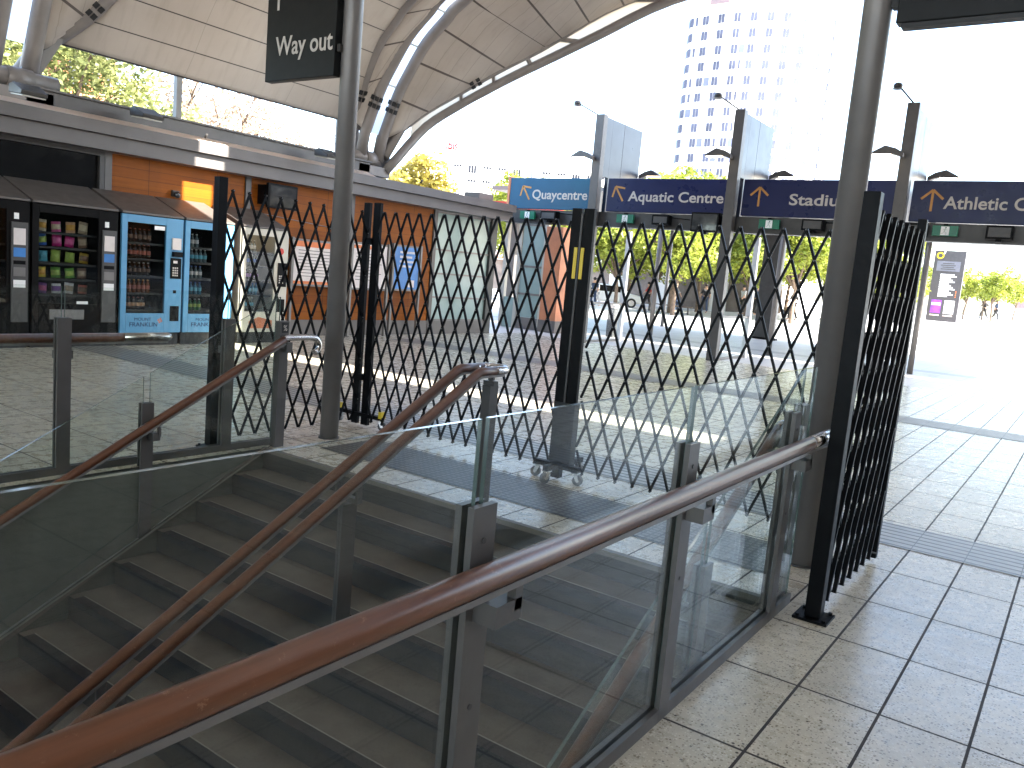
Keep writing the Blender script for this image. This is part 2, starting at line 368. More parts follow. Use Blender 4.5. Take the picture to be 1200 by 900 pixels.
def text(s, name, mat, parent, org, ux, uy, w=None, h=.2, ext=.006, bold=.0, shear=0.):
    """real lettering: the string as a mesh, baseline-left at org, cap height h (or fitted to width w)"""
    cu = bpy.data.curves.new('t', 'FONT'); cu.body = s; cu.offset = bold; cu.shear = shear; cu.extrude = .03; cu.resolution_u = 4
    ob = bpy.data.objects.new('t', cu); COL.objects.link(ob)
    dg = bpy.context.evaluated_depsgraph_get(); me = bpy.data.meshes.new_from_object(ob.evaluated_get(dg))
    bpy.data.objects.remove(ob)
    xs = [v.co.x for v in me.vertices]; capu = .73
    sy = h / capu; sx = sy if w is None else w / (max(xs) - min(xs)); x0 = min(xs)
    ux, uy, org = Vector(ux), Vector(uy), Vector(org); n = ux.cross(uy); o0 = root_loc(parent)
    for v in me.vertices:
        a = v.co.copy(); v.co = org + ux * (a.x - x0) * sx + uy * a.y * sy + n * (ext if a.z > 0 else 0) - o0
    me.name = name; me.materials.clear(); me.materials.append(mat)
    o = bpy.data.objects.new(name, me); COL.objects.link(o); o.parent = parent; return o
def arrow2d(mb, cx, cz, L, w, ang, y0, y1, head=.45):
    """an arrow with a thin shaft and open head, in the xz plane, pointing up then turned by ang"""
    def P(a, b): return (cx + a * math.cos(ang) - b * math.sin(ang), cz + a * math.sin(ang) + b * math.cos(ang))
    def stroke(a, b):
        d = Vector((b[0] - a[0], b[1] - a[1])).normalized(); n = Vector((-d.y, d.x)) * w / 2
        mb.prism([P(a[0] + n.x, a[1] + n.y), P(b[0] + n.x, b[1] + n.y), P(b[0] - n.x, b[1] - n.y), P(a[0] - n.x, a[1] - n.y)], 'y', y0, y1)
    stroke((0, -L / 2), (0, L / 2)); stroke((-L * head, L / 2 - L * head * .8), (0, L / 2 + w * .4)); stroke((L * head, L / 2 - L * head * .8), (0, L / 2 + w * .4))
def spline(pts, n=6):
    pts = [Vector(p) for p in pts]; out = []
    for i in range(len(pts) - 1):
        p0 = pts[max(i - 1, 0)]; p1 = pts[i]; p2 = pts[i + 1]; p3 = pts[min(i + 2, len(pts) - 1)]
        for k in range(n):
            t = k / n; out.append(.5 * (2 * p1 + (p2 - p0) * t + (2 * p0 - 5 * p1 + 4 * p2 - p3) * t * t + (3 * p1 - p0 - 3 * p2 + p3) * t ** 3))
    out.append(pts[-1]); return out

# ------------------------------------------------------------------ setting: floor, ground
PX0, PX1, PY0, PY1 = -5.40, -1.17, -3.0, 4.29     # stairwell opening
def sheet(mb, x0, x1, y0, y1, z=0.): mb.face([(x0, y0, z), (x1, y0, z), (x1, y1, z), (x0, y1, z)])
mb = MB()
for r in ((-12.8, PX0, -14, 18.6), (PX1, 13.4, -14, 18.6), (PX0, PX1, PY1, 18.6), (PX0, PX1, -14, PY0)): sheet(mb, *r)
struct(mb, 'concourse_floor', M['floor'], fix=False)
mb = MB(); sheet(mb, -12.0, 13, 5.93, 6.56, .004); struct(mb, 'floor_grate', M['ribs'], fix=False)
mb = MB(); sheet(mb, -12.0, 13, 12.55, 13.3, .004); struct(mb, 'floor_grate', M['ribs'], fix=False)
mb = MB(); sheet(mb, -5.15, -1.35, 4.66, 5.30, .004); struct(mb, 'tactile_strip', M['grid'], fix=False)
mb = MB()
def gz(x, y):
    k = min(1, max(0, (x + 26) / 12)); k = k * k * (3 - 2 * k)
    return min(1.35, .024 * max(0, y - 32)) * k
ys = [18.6, 24, 28, 32, 36, 40, 46, 52, 58, 66, 76, 90, 120, 200, 400, 900]; xs = [-900, -300, -120, -60, -40, -30, -26, -22, -18, -14, -8, 0, 10, 40, 120, 400, 900]
for i in range(len(ys) - 1):
    for k in range(len(xs) - 1):
        q = [(xs[k], ys[i]), (xs[k + 1], ys[i]), (xs[k + 1], ys[i + 1]), (xs[k], ys[i + 1])]
        mb.face([(a, b, gz(a, b)) for a, b in q])
for r in ((-900, -12.8, -400, 18.6), (13.4, 900, -400, 18.6), (-12.8, 13.4, -400, -14)): sheet(mb, *r)
struct(mb, 'ground', M['paving'], fix=False)

# ------------------------------------------------------------------ staircase
RISE, RUN, NST = .165, .318, 17
st = thing('staircase', 'dark stone stairs going down between the glass balustrades with worn pale nosing lines', 'stairs', (-3.3, 4.29, 0))
for k in range(1, NST + 1):
    z = -RISE * k; y1 = PY1 - RUN * (k - 1) + .02; y0 = PY1 - RUN * k
    b = MB(); b.box((PX0 + .02, y0, z - RISE + .002), (PX1 - .02, y1, z)); b.m[2] = 1; s = b.build('step', [M['stair'], M['riser']], st)  # front face gets the stone with shade in its colour
    b = MB(); b.box((PX0 + .10, y0 - .006, z - .045), (PX1 - .10, y0 + .062, z + .004))
    b.box((PX0 + .10, y0 + .063, z - .01), (PX1 - .10, y0 + .071, z + .005), 1); b.box((PX0 + .10, y0 - .009, z - .012), (PX1 - .10, y0 - .0061, z + .0055), 0)
    b.build('nosing', [M['nosing'], M['nos_line']], s)
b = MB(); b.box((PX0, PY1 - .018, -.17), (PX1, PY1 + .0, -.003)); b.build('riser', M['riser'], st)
zb = -RISE * NST - .163; yb = PY1 - RUN * NST
for x0, x1 in ((PX0 - .15, PX0), (PX1, PX1 + .15)):
    b = MB(); b.box((x0, PY0, zb - .1), (x1, PY1 + .02, -.012)); b.build('stairwell_wall', M['concrete'], st)
b = MB(); b.box((PX0, PY0 - .15, zb - .1), (PX1, PY0, -.012)); b.build('stairwell_wall', M['concrete'], st)
b = MB(); b.box((PX0, PY0, zb - .1), (PX1, yb + .3, zb)); b.build('landing', M['stair'], st)
def nz(y): return (y - PY1) * RISE / RUN        # nosing line height
for sx, xw in ((1, PX0), (-1, PX1)):
    b = MB(); ya, yc = PY1 - .02, yb
    b.prism([(ya, nz(ya) + .02), (yc, nz(yc) - .0), (yc, nz(yc) + .17), (ya, -.02)], 'x', xw + sx * .001, xw + sx * .035)
    b.bar((xw + sx * .018, ya, -.012), (xw + sx * .018, yc, nz(yc) + .172), .046, .012, mi=1)
    b.build('stringer', [M['stair'], M['nos_line']], st)
b = MB(); b.box((PX0 - .02, PY1 - .02, -.03), (PX1 + .02, PY1 + .022, .0035)); b.build('edge_trim', M['stair'], st)

# ------------------------------------------------------------------ balustrades
def handrail_profile(b, pts, r=.031, mi=0, under=1):
    """timber rail with a flattened round section on a steel flat"""
    pts = [Vector(p) for p in pts]
    b.tube(pts, r, 12, mi, True, r * 1.05)
    if under is not None:
        q = [p - Vector((0, 0, r + .004)) for p in pts]
        for a, c in zip(q[:-1], q[1:]): b.bar(a, c, .042, .016, mi=under)
def level_balustrade(x, side, label, rail_y, panes, posts, sticker=False, endx=True):
    """side = +1 when the handrail is on the +x side of the glass"""
    t = thing('glass_balustrade', label, 'balustrade', (x, posts[0], 0))
    for a, c in panes:
        b = MB(); b.box((x - .006, a, .012), (x + .006, c, 1.26), 0, edge_mi=1, thin='x'); b.build('glass_pane', [M['glass'], M['glass_edge']], t)
    b = MB(); y0, y1 = panes[0][0], panes[-1][1]
    for s in (-1, 1): b.box((x + s * .0075 if s > 0 else x - .0275, y0 - .02, .0), (x + .0275 if s > 0 else x - .0075, y1 + .0, .052))
    b.build('base_channel', M['steel'], t)
    xr = x + side * .085
    for py in posts:
        b = MB()
        for s in (-1, 1):
            lo = x + s * .009; hi = x + s * .028
            b.box((min(lo, hi), py - .045, -.25 if s != side else .0), (max(lo, hi), py + .045, 1.055))
        for zz in (.97, .55): b.tube([(x + side * .027, py, zz), (x + side * .031, py, zz)], .008, 8, 1)
        p = b.build('post', [M['steel'], M['dark_steel']], t)
        b = MB(); xa = x + side * .029
        b.box((min(xa, xr + side * .012), py - .02, .775), (max(xa, xr + side * .012), py + .085, .83)); b.box((xr - .012, py + .055, .80), (xr + .012, py + .085, .872))
        b.build('bracket', M['steel'], p)
    b = MB(); handrail_profile(b, [(xr, rail_y[0], .908), (xr, rail_y[1], .908)]); b.build('handrail', [M['rail_wood'], M['steel_lt']], t)
    b = MB(); b.tube([(xr, rail_y[1] - .34, .908), (xr, rail_y[1] + .005, .908), (xr, rail_y[1] + .03, .908)], [.0325, .0325, .022], 14); b.build('rail_end', M['ss'], t)
    return t
lb_r = level_balustrade(-1.125, 1, 'near glass balustrade running up to the right steel column, large timber rail in front', (-2.2, 4.42),
    [(-2.2, -.97), (-.95, .27), (.29, 1.50), (1.53, 2.74), (2.77, 4.33)], [-.96, .28, 1.515, 2.755, 4.02])
lb_l = level_balustrade(-5.51, -1, 'far glass balustrade on the vending machine side of the stairwell with timber rail behind it', (-2.2, 3.5),
    [(-2.2, -.97), (-.95, .27), (.29, 1.47), (1.49, 2.69), (2.71, 3.96), (3.98, 4.42)], [-.96, .28, 1.48, 2.70, 3.97])
b = MB(); b.box((-5.45, -2.2, -.24), (-5.425, 4.4, -.015)); b.build('edge_fascia', M['dark_steel'], lb_l)
def stair_balustrade(x, xr, side, label):
    """sloping glass down the flight with a timber rail on the stair side"""
    t = thing('stair_balustrade', label, 'balustrade', (x, 4.3, 0))
    sl = RISE / RUN
    def top(y): return 1.205 + .515 * (y - 4.29)
    segs = [(3.26, 4.37), (1.93, 3.21), (.6, 1.88), (-.8, .55)]
    for a, c in segs:
        b = MB(); lo = lambda y: max(nz(y) + .16, -3)
        b.prism([(a, lo(a)), (c, lo(c) if c < 4.29 else .02), (c, top(c)), (a, top(a))], 'x', x - .006, x + .006)
        for i, mi in enumerate([0, 0, 1, 1, 1, 1]): b.m[i] = mi
        b.build('glass_pane', [M['glass'], M['glass_edge']], t)
    for py in (3.235, 1.905, .575, -.7):
        b = MB(); zt = nz(py) + 1.01; zl = nz(py) + .02
        for s in (-1, 1): b.box((min(x + s * .009, x + s * .026), py - .045, zl), (max(x + s * .009, x + s * .026), py + .045, zt))
        p = b.build('post', M['steel'], t)
        b = MB(); zr = .9 + sl * (py - 4.34); xa = x + side * .027
        b.box((min(xa, xr), py + .005, zr - .13), (max(xa, xr), py + .06, zr - .075)); b.box((xr - .01, py + .04, zr - .10), (xr + .01, py + .06, zr - .03)); b.build('bracket', M['steel'], p)
    b = MB(); b.box((x - .03, 4.36, .0), (x + .03, 4.45, 1.05)); e = b.build('end_post', M['steel'], t)
    b = MB(); xf = x + side * .0305
    b.box((min(x + side * .0302, x + side * .033), 4.375, .955), (max(x + side * .0302, x + side * .033), 4.44, 1.04)); n = b.build('sticker', M['black_matt'], e)
    yy = (1 if side > 0 else -1)
    text('%', 'sticker_mark', M['letter'], e, (x + side * .0332, 4.39 if side > 0 else 4.425, .972), (0, yy, 0), (0, 0, 1), .036, .05, .001)
    b = MB(); ys_ = [4.36, 4.20, 3.0, 1.5, 0, -1.1]
    handrail_profile(b, [(xr, y, .9 + sl * (y - 4.34)) for y in ys_], .029); b.build('handrail', [M['rail_slope'], M['steel_lt']], t)
    b = MB(); zz = .9 + sl * .02
    b.tube(spline([(xr, 4.355, zz - .001), (xr, 4.40, zz + .012), (xr, 4.62, zz + .012), (xr, 4.695, zz - .005), (xr, 4.725, zz - .055), (xr, 4.71, zz - .10), (xr, 4.675, zz - .115)], 5), .027, 14); b.build('rail_end', M['ss'], t)
    b = MB(); b.box((xr - .015, 4.375, .80), (xr + .015, 4.43, .885)); b.box((min(x + side * .03, xr), 4.385, .80), (max(x + side * .03, xr), 4.42, .83)); b.build('bracket', M['steel'], t)
    return t
stair_balustrade(-5.40, -5.31, 1, 'sloping glass balustrade down the left of the stairs, its rail ending in a steel crook')
stair_balustrade(-1.19, -1.28, -1, 'sloping glass balustrade down the right side of the stairs, seen through the near glass')
ch = thing('stair_handrail', 'double timber handrail on steel posts down the middle of the stairs', 'handrail', (-3.3, 4.48, 0))
for dx in (-.095, .075):
    b = MB(); pts = [(-3.3 + dx, y, .935 + .535 * (y - 4.24)) for y in (4.24, 3.2, 2, .6, -.8)]
    handrail_profile(b, [(-3.3 + dx, 4.50, .942), (-3.3 + dx, 4.27, .942)] + pts, .029); b.build('handrail', [M['rail_slope'], M['steel_lt']], ch)
b = MB(); b.tube(spline([(-3.395, 4.42, .942), (-3.395, 4.52, .942), (-3.36, 4.575, .942), (-3.26, 4.575, .942), (-3.225, 4.52, .942), (-3.225, 4.42, .942)], 5), .030, 14); b.build('rail_end', M['ss'], ch)
b = MB(); b.box((-3.335, 4.44, .0), (-3.265, 4.53, .83)); b.box((-3.345, 4.46, .83), (-3.255, 4.51, .86)); b.box((-3.34, 4.505, .86), (-3.30, 4.53, .90)); b.build('post', M['dark_steel'], ch)
for py in (3.225, 1.85, .5):
    zt = .935 + .535 * (py - 4.24)
    b = MB()
    for s in (-1, 1): b.box((-3.31 + s * .010 - .008, py - .055, nz(py) - .15), (-3.31 + s * .010 + .008, py + .055, zt - .17))
    b.bar((-3.40, py, zt - .14), (-3.22, py, zt - .14), .04, .03); b.box((-3.402, py - .02, zt - .15), (-3.386, py + .02, zt - .03)); b.box((-3.234, py - .02, zt - .15), (-3.218, py + .02, zt - .03)); b.build('post', M['steel'], ch)

# ------------------------------------------------------------------ columns and hanging signs
def column(x, y, r, h, label):
    t = thing('steel_column', label, 'column', (x, y, 0))
    b = MB(); b.tube([(x, y, .0), (x, y, h)], r, 28); b.build('shaft', M['steel_lt'], t)
    b = MB(); b.tube([(x, y, .0), (x, y, .012)], r + .012, 28); b.build('base_ring', M['dark_steel'], t)
    b = MB(); b.tube([(x, y, h), (x, y, h + .04)], r + .05, 24); b.build('cap_plate', M['dark_steel'], t)
column(-5.425, 5.0, .081, 8.0, 'slim grey steel column beside the black Way out sign')
column(-1.247, 5.03, .078, 8.0, 'grey steel column at the end of the near balustrade in front of the Stadium sign')
t = thing('hanging_sign', 'black Way out sign hung on the slim steel column', 'sign', (-5.9, 4.9, 3.1))
b = MB(); b.box((-6.37, 4.86, 3.10), (-5.475, 4.94, 3.95)); b.build('sign_panel', M['sign_black'], t, bevel=.006)
text('Way out', 'lettering', M['letter'], t, (-6.235, 4.859, 3.315), (1, 0, 0), (0, 0, 1), .735, .165, .003, .012)
text('1', 'lettering', M['letter'], t, (-6.235, 4.859, 3.70), (1, 0, 0), (0, 0, 1), None, .165, .003, .012)
b = MB(); b.box((-5.52, 4.885, 3.3), (-5.44, 4.915, 3.36)); b.box((-5.52, 4.885, 3.8), (-5.44, 4.915, 3.86)); b.build('bracket', M['dark_steel'], t)
t = thing('hanging_sign', 'plain black sign box seen edge-on at the top right of the photo', 'sign', (.6, 5.0, 3.1))
b = MB(); b.box((-1.13, 4.97, 3.13), (2.4, 5.06, 4.0)); b.build('sign_panel', M['sign_black'], t, bevel=.006)
b = MB(); b.box((-1.165, 4.98, 3.22), (-1.1301, 5.05, 4.0)); b.box((-1.10, 4.98, 3.105), (2.38, 5.05, 3.1299)); b.build('sign_trim', M['black_matt'], t)

# ------------------------------------------------------------------ expanding barricades
TOPZ, BOTZ = 2.05, .07
def lattice(p0, p1, pitch, name_parent, n, th=.013):
    """crossing flat bars in two layers, clipped to the gate's length"""
    p0, p1 = Vector(p0), Vector(p1); L = (p1 - p0).length; d = (p1 - p0).normalized(); nrm = Vector((-d.y, d.x, 0))
    H = TOPZ - BOTZ; hh = H / 10.; hw = pitch / 2; b = MB()
    K = int(L / pitch) + 14
    for layer, sgn in ((0, 1), (1, -1)):
        off = nrm * (th * .62 if layer == 0 else -th * .62)
        for k in range(-12, K):
            s_top = k * pitch + hw * .9
            # bar leans: s(z) = s_top + sgn * hw/hh * (TOPZ - z)
            ra, rb = s_top, s_top + sgn * hw * 10
            t0, t1 = 0., 1.
            lo, hi = .0, L
            if ra == rb: continue
            ta = (lo - ra) / (rb - ra); tb = (hi - ra) / (rb - ra)
            t0 = max(t0, min(ta, tb)); t1 = min(t1, max(ta, tb))
            if t1 - t0 < .04: continue
            a = p0 + d * (ra + (rb - ra) * t0) + Vector((0, 0, TOPZ - H * t0)) + off; c = p0 + d * (ra + (rb - ra) * t1) + Vector((0, 0, TOPZ - H * t1)) + off
            dv = (c - a).normalized() * .006
            b.bar(a - dv, c + dv, th, .0175, up=nrm.cross(dv.normalized()), mi=0)
    # rivets
    for r in range(11):
        for k in range(-1, K):
            s = k * pitch + hw * .9 + (hw if r % 2 else 0)
            if 0 <= s <= L:
                c = p0 + d * s + Vector((0, 0, TOPZ - hh * r)); b.tube([c - nrm * (th * 1.12 + .003), c + nrm * (th * 1.12 + .003)], .006, 6, 1)
    return b.build('lattice', [M['black'], M['rubber']], name_parent)
def gate_post(parent, x, y, w, z0=.02, z1=2.14, foot=False, d=None):
    d = d or w
    b = MB(); b.box((x - w / 2, y - d / 2, z0), (x + w / 2, y + d / 2, z1)); p = b.build('post', M['black'], parent, bevel=.004)
    if foot:
        b = MB(); b.box((x - .085, y - .085, .0), (x + .085, y + .085, .014))
        for sx in (-1, 1):
            for sy in (-1, 1): b.tube([(x + sx * .065, y + sy * .065, .014), (x + sx * .065, y + sy * .065, .026)], .011, 6)
        b.build('foot_plate', M['black'], parent)
    return p
def castor(parent, x, y, a=0.):
    ca, sa = math.cos(a), math.sin(a)
    b = MB(); ax = Vector((-sa, ca, 0)) * .016; c = Vector((x + ca * .02, y + sa * .02, .042))
    b.tube([c - ax, c - ax * .9, c + ax * .9, c + ax], [.034, .041, .041, .034], 18, 0)
    b.tube([c - ax * 1.35, c + ax * 1.35], .014, 10, 1)
    for s in (-1, 1): b.bar(c + ax * s * 1.5, Vector((x, y, .095)) + ax * s * 1.5, .004, .03, mi=1)
    b.box((x - .028, y - .028, .094), (x + .028, y + .028, .103), 1)
    return b.build('castor', [M['rubber'], M['ss']], parent)
gA = thing('expanding_gate', 'black lattice gate behind the slim column, between the far glass and the twin posts', 'barricade', (-5.65, 4.8, 0), 'black expanding lattice gates round the stair head')
gate_post(gA, -5.655, 3.955, .075, foot=True); gate_post(gA, -5.75, 5.63, .075, d=.04)
lattice((-5.65, 3.99, 0), (-5.70, 5.60, 0), .16, gA, 1)
b = MB(); b.box((-5.99, 5.60, .10), (-5.38, 5.65, .135)); cf = b.build('castor_frame', M['black'], gA)
for xe in (-6.0, -5.41): b = MB(); b.box((xe, 5.595, .12), (xe + .04, 5.655, .185)); b.build('end_cap', M['yellow'], cf)
castor(cf, -5.965, 5.625, 2.0); castor(cf, -5.405, 5.625, .5)
gB = thing('expanding_gate', 'black lattice gate before the shopfront, between the twin posts and the yellow strips', 'barricade', (-4.5, 5.6, 0), 'black expanding lattice gates round the stair head')
gate_post(gB, -5.615, 5.63, .085, d=.04); gate_post(gB, -3.382, 5.55, .085, .09, d=.04)
for zz in (1.75, .45): b = MB(); b.box((-5.72, 5.60, zz), (-5.655, 5.66, zz + .06)); b.build('link_plate', M['black'], gB)
lattice((-5.57, 5.60, 0), (-3.43, 5.57, 0), .1475, gB, 2)
b = MB(); b.box((-3.372, 5.524, 1.60), (-3.343, 5.5285, 1.84)); b.build('reflector', M['yellow'], gB)
gC = thing('expanding_gate', 'black lattice gate between the post with yellow strips and the right steel column', 'barricade', (-2.1, 5.6, 0), 'black expanding lattice gates round the stair head')
gate_post(gC, -3.272, 5.55, .09, .09, d=.04); lattice((-3.20, 5.57, 0), (-1.0, 5.57, 0), .15, gC, 3)
b = MB(); b.box((-3.312, 5.524, 1.60), (-3.283, 5.5285, 1.84)); b.build('reflector', M['yellow'], gC)
b = MB(); b.box((-3.336, 5.525, .2), (-3.3195, 5.54, 2.1)); b.build('latch_bar', M['dark_steel'], gC)
b = MB(); b.box((-3.42, 5.522, .105), (-3.225, 5.60, .62)); b.build('cover_plate', M['black_matt'], gC)
b = MB(); b.box((-3.50, 5.44, .104), (-3.10, 5.49, .145)); b.box((-3.33, 5.30, .1041), (-3.28, 5.84, .144)); b.box((-3.36, 5.47, .02), (-3.29, 5.54, .104)); cf = b.build('castor_frame', M['black'], gC)
castor(cf, -3.475, 5.465, 3.4); castor(cf, -3.305, 5.33, 4.4); castor(cf, -3.125, 5.465, .3); castor(cf, -3.305, 5.80, 1.2)
gD = thing('expanding_gate', 'black lattice gate seen almost end-on, its near post bolted to pale tiles', 'barricade', (-.94, 4.9, 0), 'black expanding lattice gates round the stair head')
gate_post(gD, -.945, 4.22, .078, .014, 2.13, True); gate_post(gD, -.925, 5.46, .05, .03, 2.13)
lattice((-.935, 4.265, 0), (-.925, 5.42, 0), .155, gD, 4, .021)

# ------------------------------------------------------------------ left building wall with fascia
XW = -12.8
wb = thing('concourse_building', 'low timber and glass building along the left with a grey fascia and shopfront', 'building', (XW, 10, 0))
b = MB()
for y0, y1 in ((6.98, 9.44), (9.56, 12.0), (12.12, 14.62)): b.box((XW - .08, y0, .32), (XW, y1, 2.90))
b.build('timber_panel', M['plank'], wb)
for py in (6.915, 9.50, 12.06, 14.69, 16.97):
    b = MB(); w = .055 if py < 16 else .12; b.box((XW - .1, py - w, .0), (XW + .035, py + w, 2.90)); b.build('mullion', M['steel'] if py < 16 else M['dark_steel'], wb)
b = MB(); b.box((XW - .1, -10, .0), (XW + .02, 17.1, .32)); b.build('skirting', M['fascia'], wb)
b = MB(); b.box((XW - .08, -10, .32), (XW - .01, 6.84, 2.24)); b.build('wall_panel', M['fascia'], wb)
w_ = MB(); w_.box((XW - .09, -3, 2.24), (XW + .03, 6.86, 2.30)); w_.box((XW - .09, -3, 2.83), (XW + .03, 6.86, 2.90)); w_.box((XW - .09, 6.78, 2.301), (XW + .031, 6.855, 2.829)); w_.box((XW - .09, 4.2, 2.301), (XW + .02, 4.26, 2.829))
w_ = w_.build('window_frame', M['dark_steel'], wb)
b = MB(); b.box((XW - .06, -3, 2.301), (XW - .04, 6.779, 2.829)); b.build('pane', M['dark_glass'], w_)
for y0, y1 in ((14.76, 16.84),):
    for z0, z1 in ((.34, .86), (.90, 1.42), (1.46, 1.98), (2.02, 2.84)):
        b = MB(); b.box((XW - .05, y0, z0), (XW - .035, y1, z1)); b.build('shop_pane', M['frost'], wb)
    b = MB()
    for z in (.32, .86, 1.42, 1.98, 2.84): b.box((XW - .07, y0, z), (XW - .005, y1, z + .04 if z < 2.8 else 2.90))
    b.build('transom', M['steel_lt'], wb)
b = MB(); b.box((XW - .30, -10, 2.90), (XW + .32, 17.3, 3.115)); b.build('fascia', M['fascia'], wb)
b = MB(); b.box((XW - .30, -10, 3.122), (XW + .42, 17.3, 3.30)); b.build('fascia', M['fascia'], wb)
b = MB(); b.prism([(XW + .415, 3.302), (XW + .13, 3.405), (XW - .2, 3.405), (XW - .2, 3.302)], 'y', -10, 12.3); b.build('flashing', M['ledge'], wb)
b = MB(); b.box((XW - .12, 5.68, 3.41), (XW + .10, 12.4, 3.60)); b.box((XW - .14, 5.66, 3.601), (XW + .15, 12.42, 3.63)); b.build('gutter_beam', M['steel'], wb)
b = MB(); b.box((XW - 6, -10, 3.305), (XW - .301, 17.2, 3.36)); b.build('roof', M['fascia'], wb)
b = MB(); b.box((XW - 6, -10, 0), (XW - 5.9, 17.1, 3.3)); b.box((XW - 5.9, 17.0, 0), (XW - .11, 17.1, 3.3)); b.box((XW - .45, -10, .0), (XW - .40, 14.6, 3.3)); b.build('inner_wall', M['cream'], wb)
for sy in (8.3, 11.2, 13.6):
    b = MB(); b.tube([(XW + .45, sy, 3.36), (XW + .50, sy, 3.42)], .02, 8); b.build('roof_stud', M['dark_steel'], wb)

rb = thing('east_building', 'low grey and timber building along the right side of the concourse, out of the photo', 'building', (13.0, 2, 0))
b = MB(); b.box((13.0, -14, .32), (13.2, 27, 2.9)); b.build('timber_panel', M['plank'], rb)
b = MB(); b.box((12.97, -14, .0), (13.21, 27.01, .319)); b.build('skirting', M['fascia'], rb)
b = MB(); b.box((12.6, -14, 2.901), (13.3, 27.2, 3.3)); b.build('fascia', M['fascia'], rb)
b = MB(); b.box((13.301, -14, 0), (18, 27, 3.36)); b.build('rear_block', M['fascia'], rb)
b = MB(); b.box((13.30, -14, 3.361), (13.42, 27, 6.2)); b.build('light_block_panel', M['fascia'], rb)  # unseen panel added to shut out sun and sky from the right
for y in range(-13, 26, 5):
    b = MB(); b.box((12.95, y, .321), (12.999, y + 3.4, 2.7)); b.build('window', M['dark_glass'], rb)

def floodlight(x, y, z, label):
    t = thing('floodlight', label, 'floodlight', (x, y, z), 'floodlights on the ledge of the left building')
    b = MB(); b.prism([(x - .02, z + .02), (x + .34, z - .02), (x + .36, z + .03), (x + .10, z + .15), (x - .02, z + .13)], 'y', y - .17, y + .17); b.build('housing', M['dark_steel'], t, bevel=.008)
    b = MB(); b.box((x + .04, y - .13, z - .022), (x + .31, y + .13, z - .0215)); b = MB(); b.prism([(x + .0, z - .0), (x + .33, z - .042), (x + .33, z - .024), (x + .0, z + .015)], 'y', y - .15, y + .15); b.build('lens', M['cream'], t)
    b = MB(); b.box((x - .12, y - .03, z + .02), (x - .021, y + .03, z + .09)); b.build('bracket', M['black'], t)
floodlight(XW + .50, 7.15, 3.44, 'floodlight on the ledge above the snack machine')
floodlight(XW + .50, 10.75, 3.44, 'floodlight on the ledge beside the slim column')
floodlight(XW + .50, 5.45, 3.40, 'floodlight at the roof footing in the left edge of the photo')

# poster stands, screen and camera by the wall
def poster_frame(y0, y1, z0, z1, label, kind):
    x = XW + .22
    t = thing('poster_frame', label, 'poster', (x, (y0 + y1) / 2, 0))
    for py in (y0 - .05, y1 + .05):
        b = MB(); b.box((x - .03, py - .025, .0), (x + .03, py + .025, z1 + .06)); b.build('leg', M['steel_lt'], t)
    b = MB(); b.box((x - .025, y0 - .024, z0 - .04), (x + .0, y1 + .024, z1 + .04)); b.build('backing_board', M['steel_lt'], t)
    face = MB(); face.box((x + .0005, y0, z0), (x + .005, y1, z1)); H = z1 - z0; W = y1 - y0
    p = face.build('poster', {'o': M['poster'], 'w': M['poster'], 'b': M['poster_blue']}[kind], t)
    g = MB()
    if kind in 'ow':
        if kind == 'o':
            for za, zc in ((z1 - .13 * H, z1), (z0, z0 + .07 * H)):
                g = MB(); g.box((x + .0055, y0, za), (x + .0075, y1, zc)); g.build('colour_band', M['orange'], p)
        g = MB()
        for i in range(9):
            zz = z1 - (.22 + .075 * i) * H; g.box((x + .0055, y0 + .08 * W, zz), (x + .0075, y0 + (.85 - .2 * ((i * 7) % 3) / 3) * W, zz + .018 * H))
        g.build('ruled_line', M['steel_lt'], p)
        if kind == 'w':
            g = MB(); g.box((x + .0055, y0, z1 - .1 * H), (x + .0075, y0 + .75 * W, z1 - .02 * H)); g.build('colour_band', M['orange'], p)
    else:
        for i in range(4):
            zz = z1 - (.15 + .11 * i) * H; g.box((x + .0055, y0 + .2 * W, zz), (x + .0075, y0 + (.8 - .1 * (i % 2)) * W, zz + .05 * H))
        g.build('pale_line', M['c_pale'], p); g = MB(); g.box((x + .0055, y0 + .6 * W, z0 + .05 * H), (x + .0075, y0 + .85 * W, z0 + .22 * H)); g.build('picture', M['poster'], p)
poster_frame(10.45, 11.68, 1.04, 1.86, 'notice with orange header and footer left of the slim column', 'o')
poster_frame(11.98, 12.95, 1.02, 1.92, 'pale notice with a small orange heading behind the twin gate posts', 'w')
poster_frame(13.20, 13.98, 1.04, 1.96, 'blue poster right of the twin gate posts', 'b')
t = thing('wall_screen', 'small screen on a bracket against the orange timber wall', 'screen', (XW + .3, 10.1, 2.5))
b = MB(); b.box((XW + .20, 9.75, 2.40), (XW + .27, 10.42, 2.84)); b.build('casing', M['black'], t, bevel=.006)
b = MB(); b.box((XW + .271, 9.79, 2.44), (XW + .274, 10.38, 2.80)); b.build('display', M['screen'], t)
b = MB(); b.box((XW + .001, 9.72, 2.45), (XW + .199, 9.80, 2.80)); b.build('bracket', M['black'], t)
t = thing('security_camera', 'small dark camera on the timber wall above the blue vending machines', 'camera', (XW, 8.05, 2.42))
b = MB(); b.box((XW + .001, 8.0, 2.37), (XW + .06, 8.12, 2.47)); b.build('mount', M['dark_steel'], t); b = MB(); b.ball((XW + .09, 8.06, 2.40), .055); b.build('dome', M['screen'], t)
t = thing('conduit', 'thin cable run along the timber wall behind the lattice gate', 'cable', (XW + .02, 10, 2.3))
b = MB(); b.tube(spline([(XW + .012, 9.6, 2.30), (XW + .012, 10.6, 2.24), (XW + .012, 12.0, 2.16)], 4), .008, 6); b.build('wire', M['steel_lt'], t)

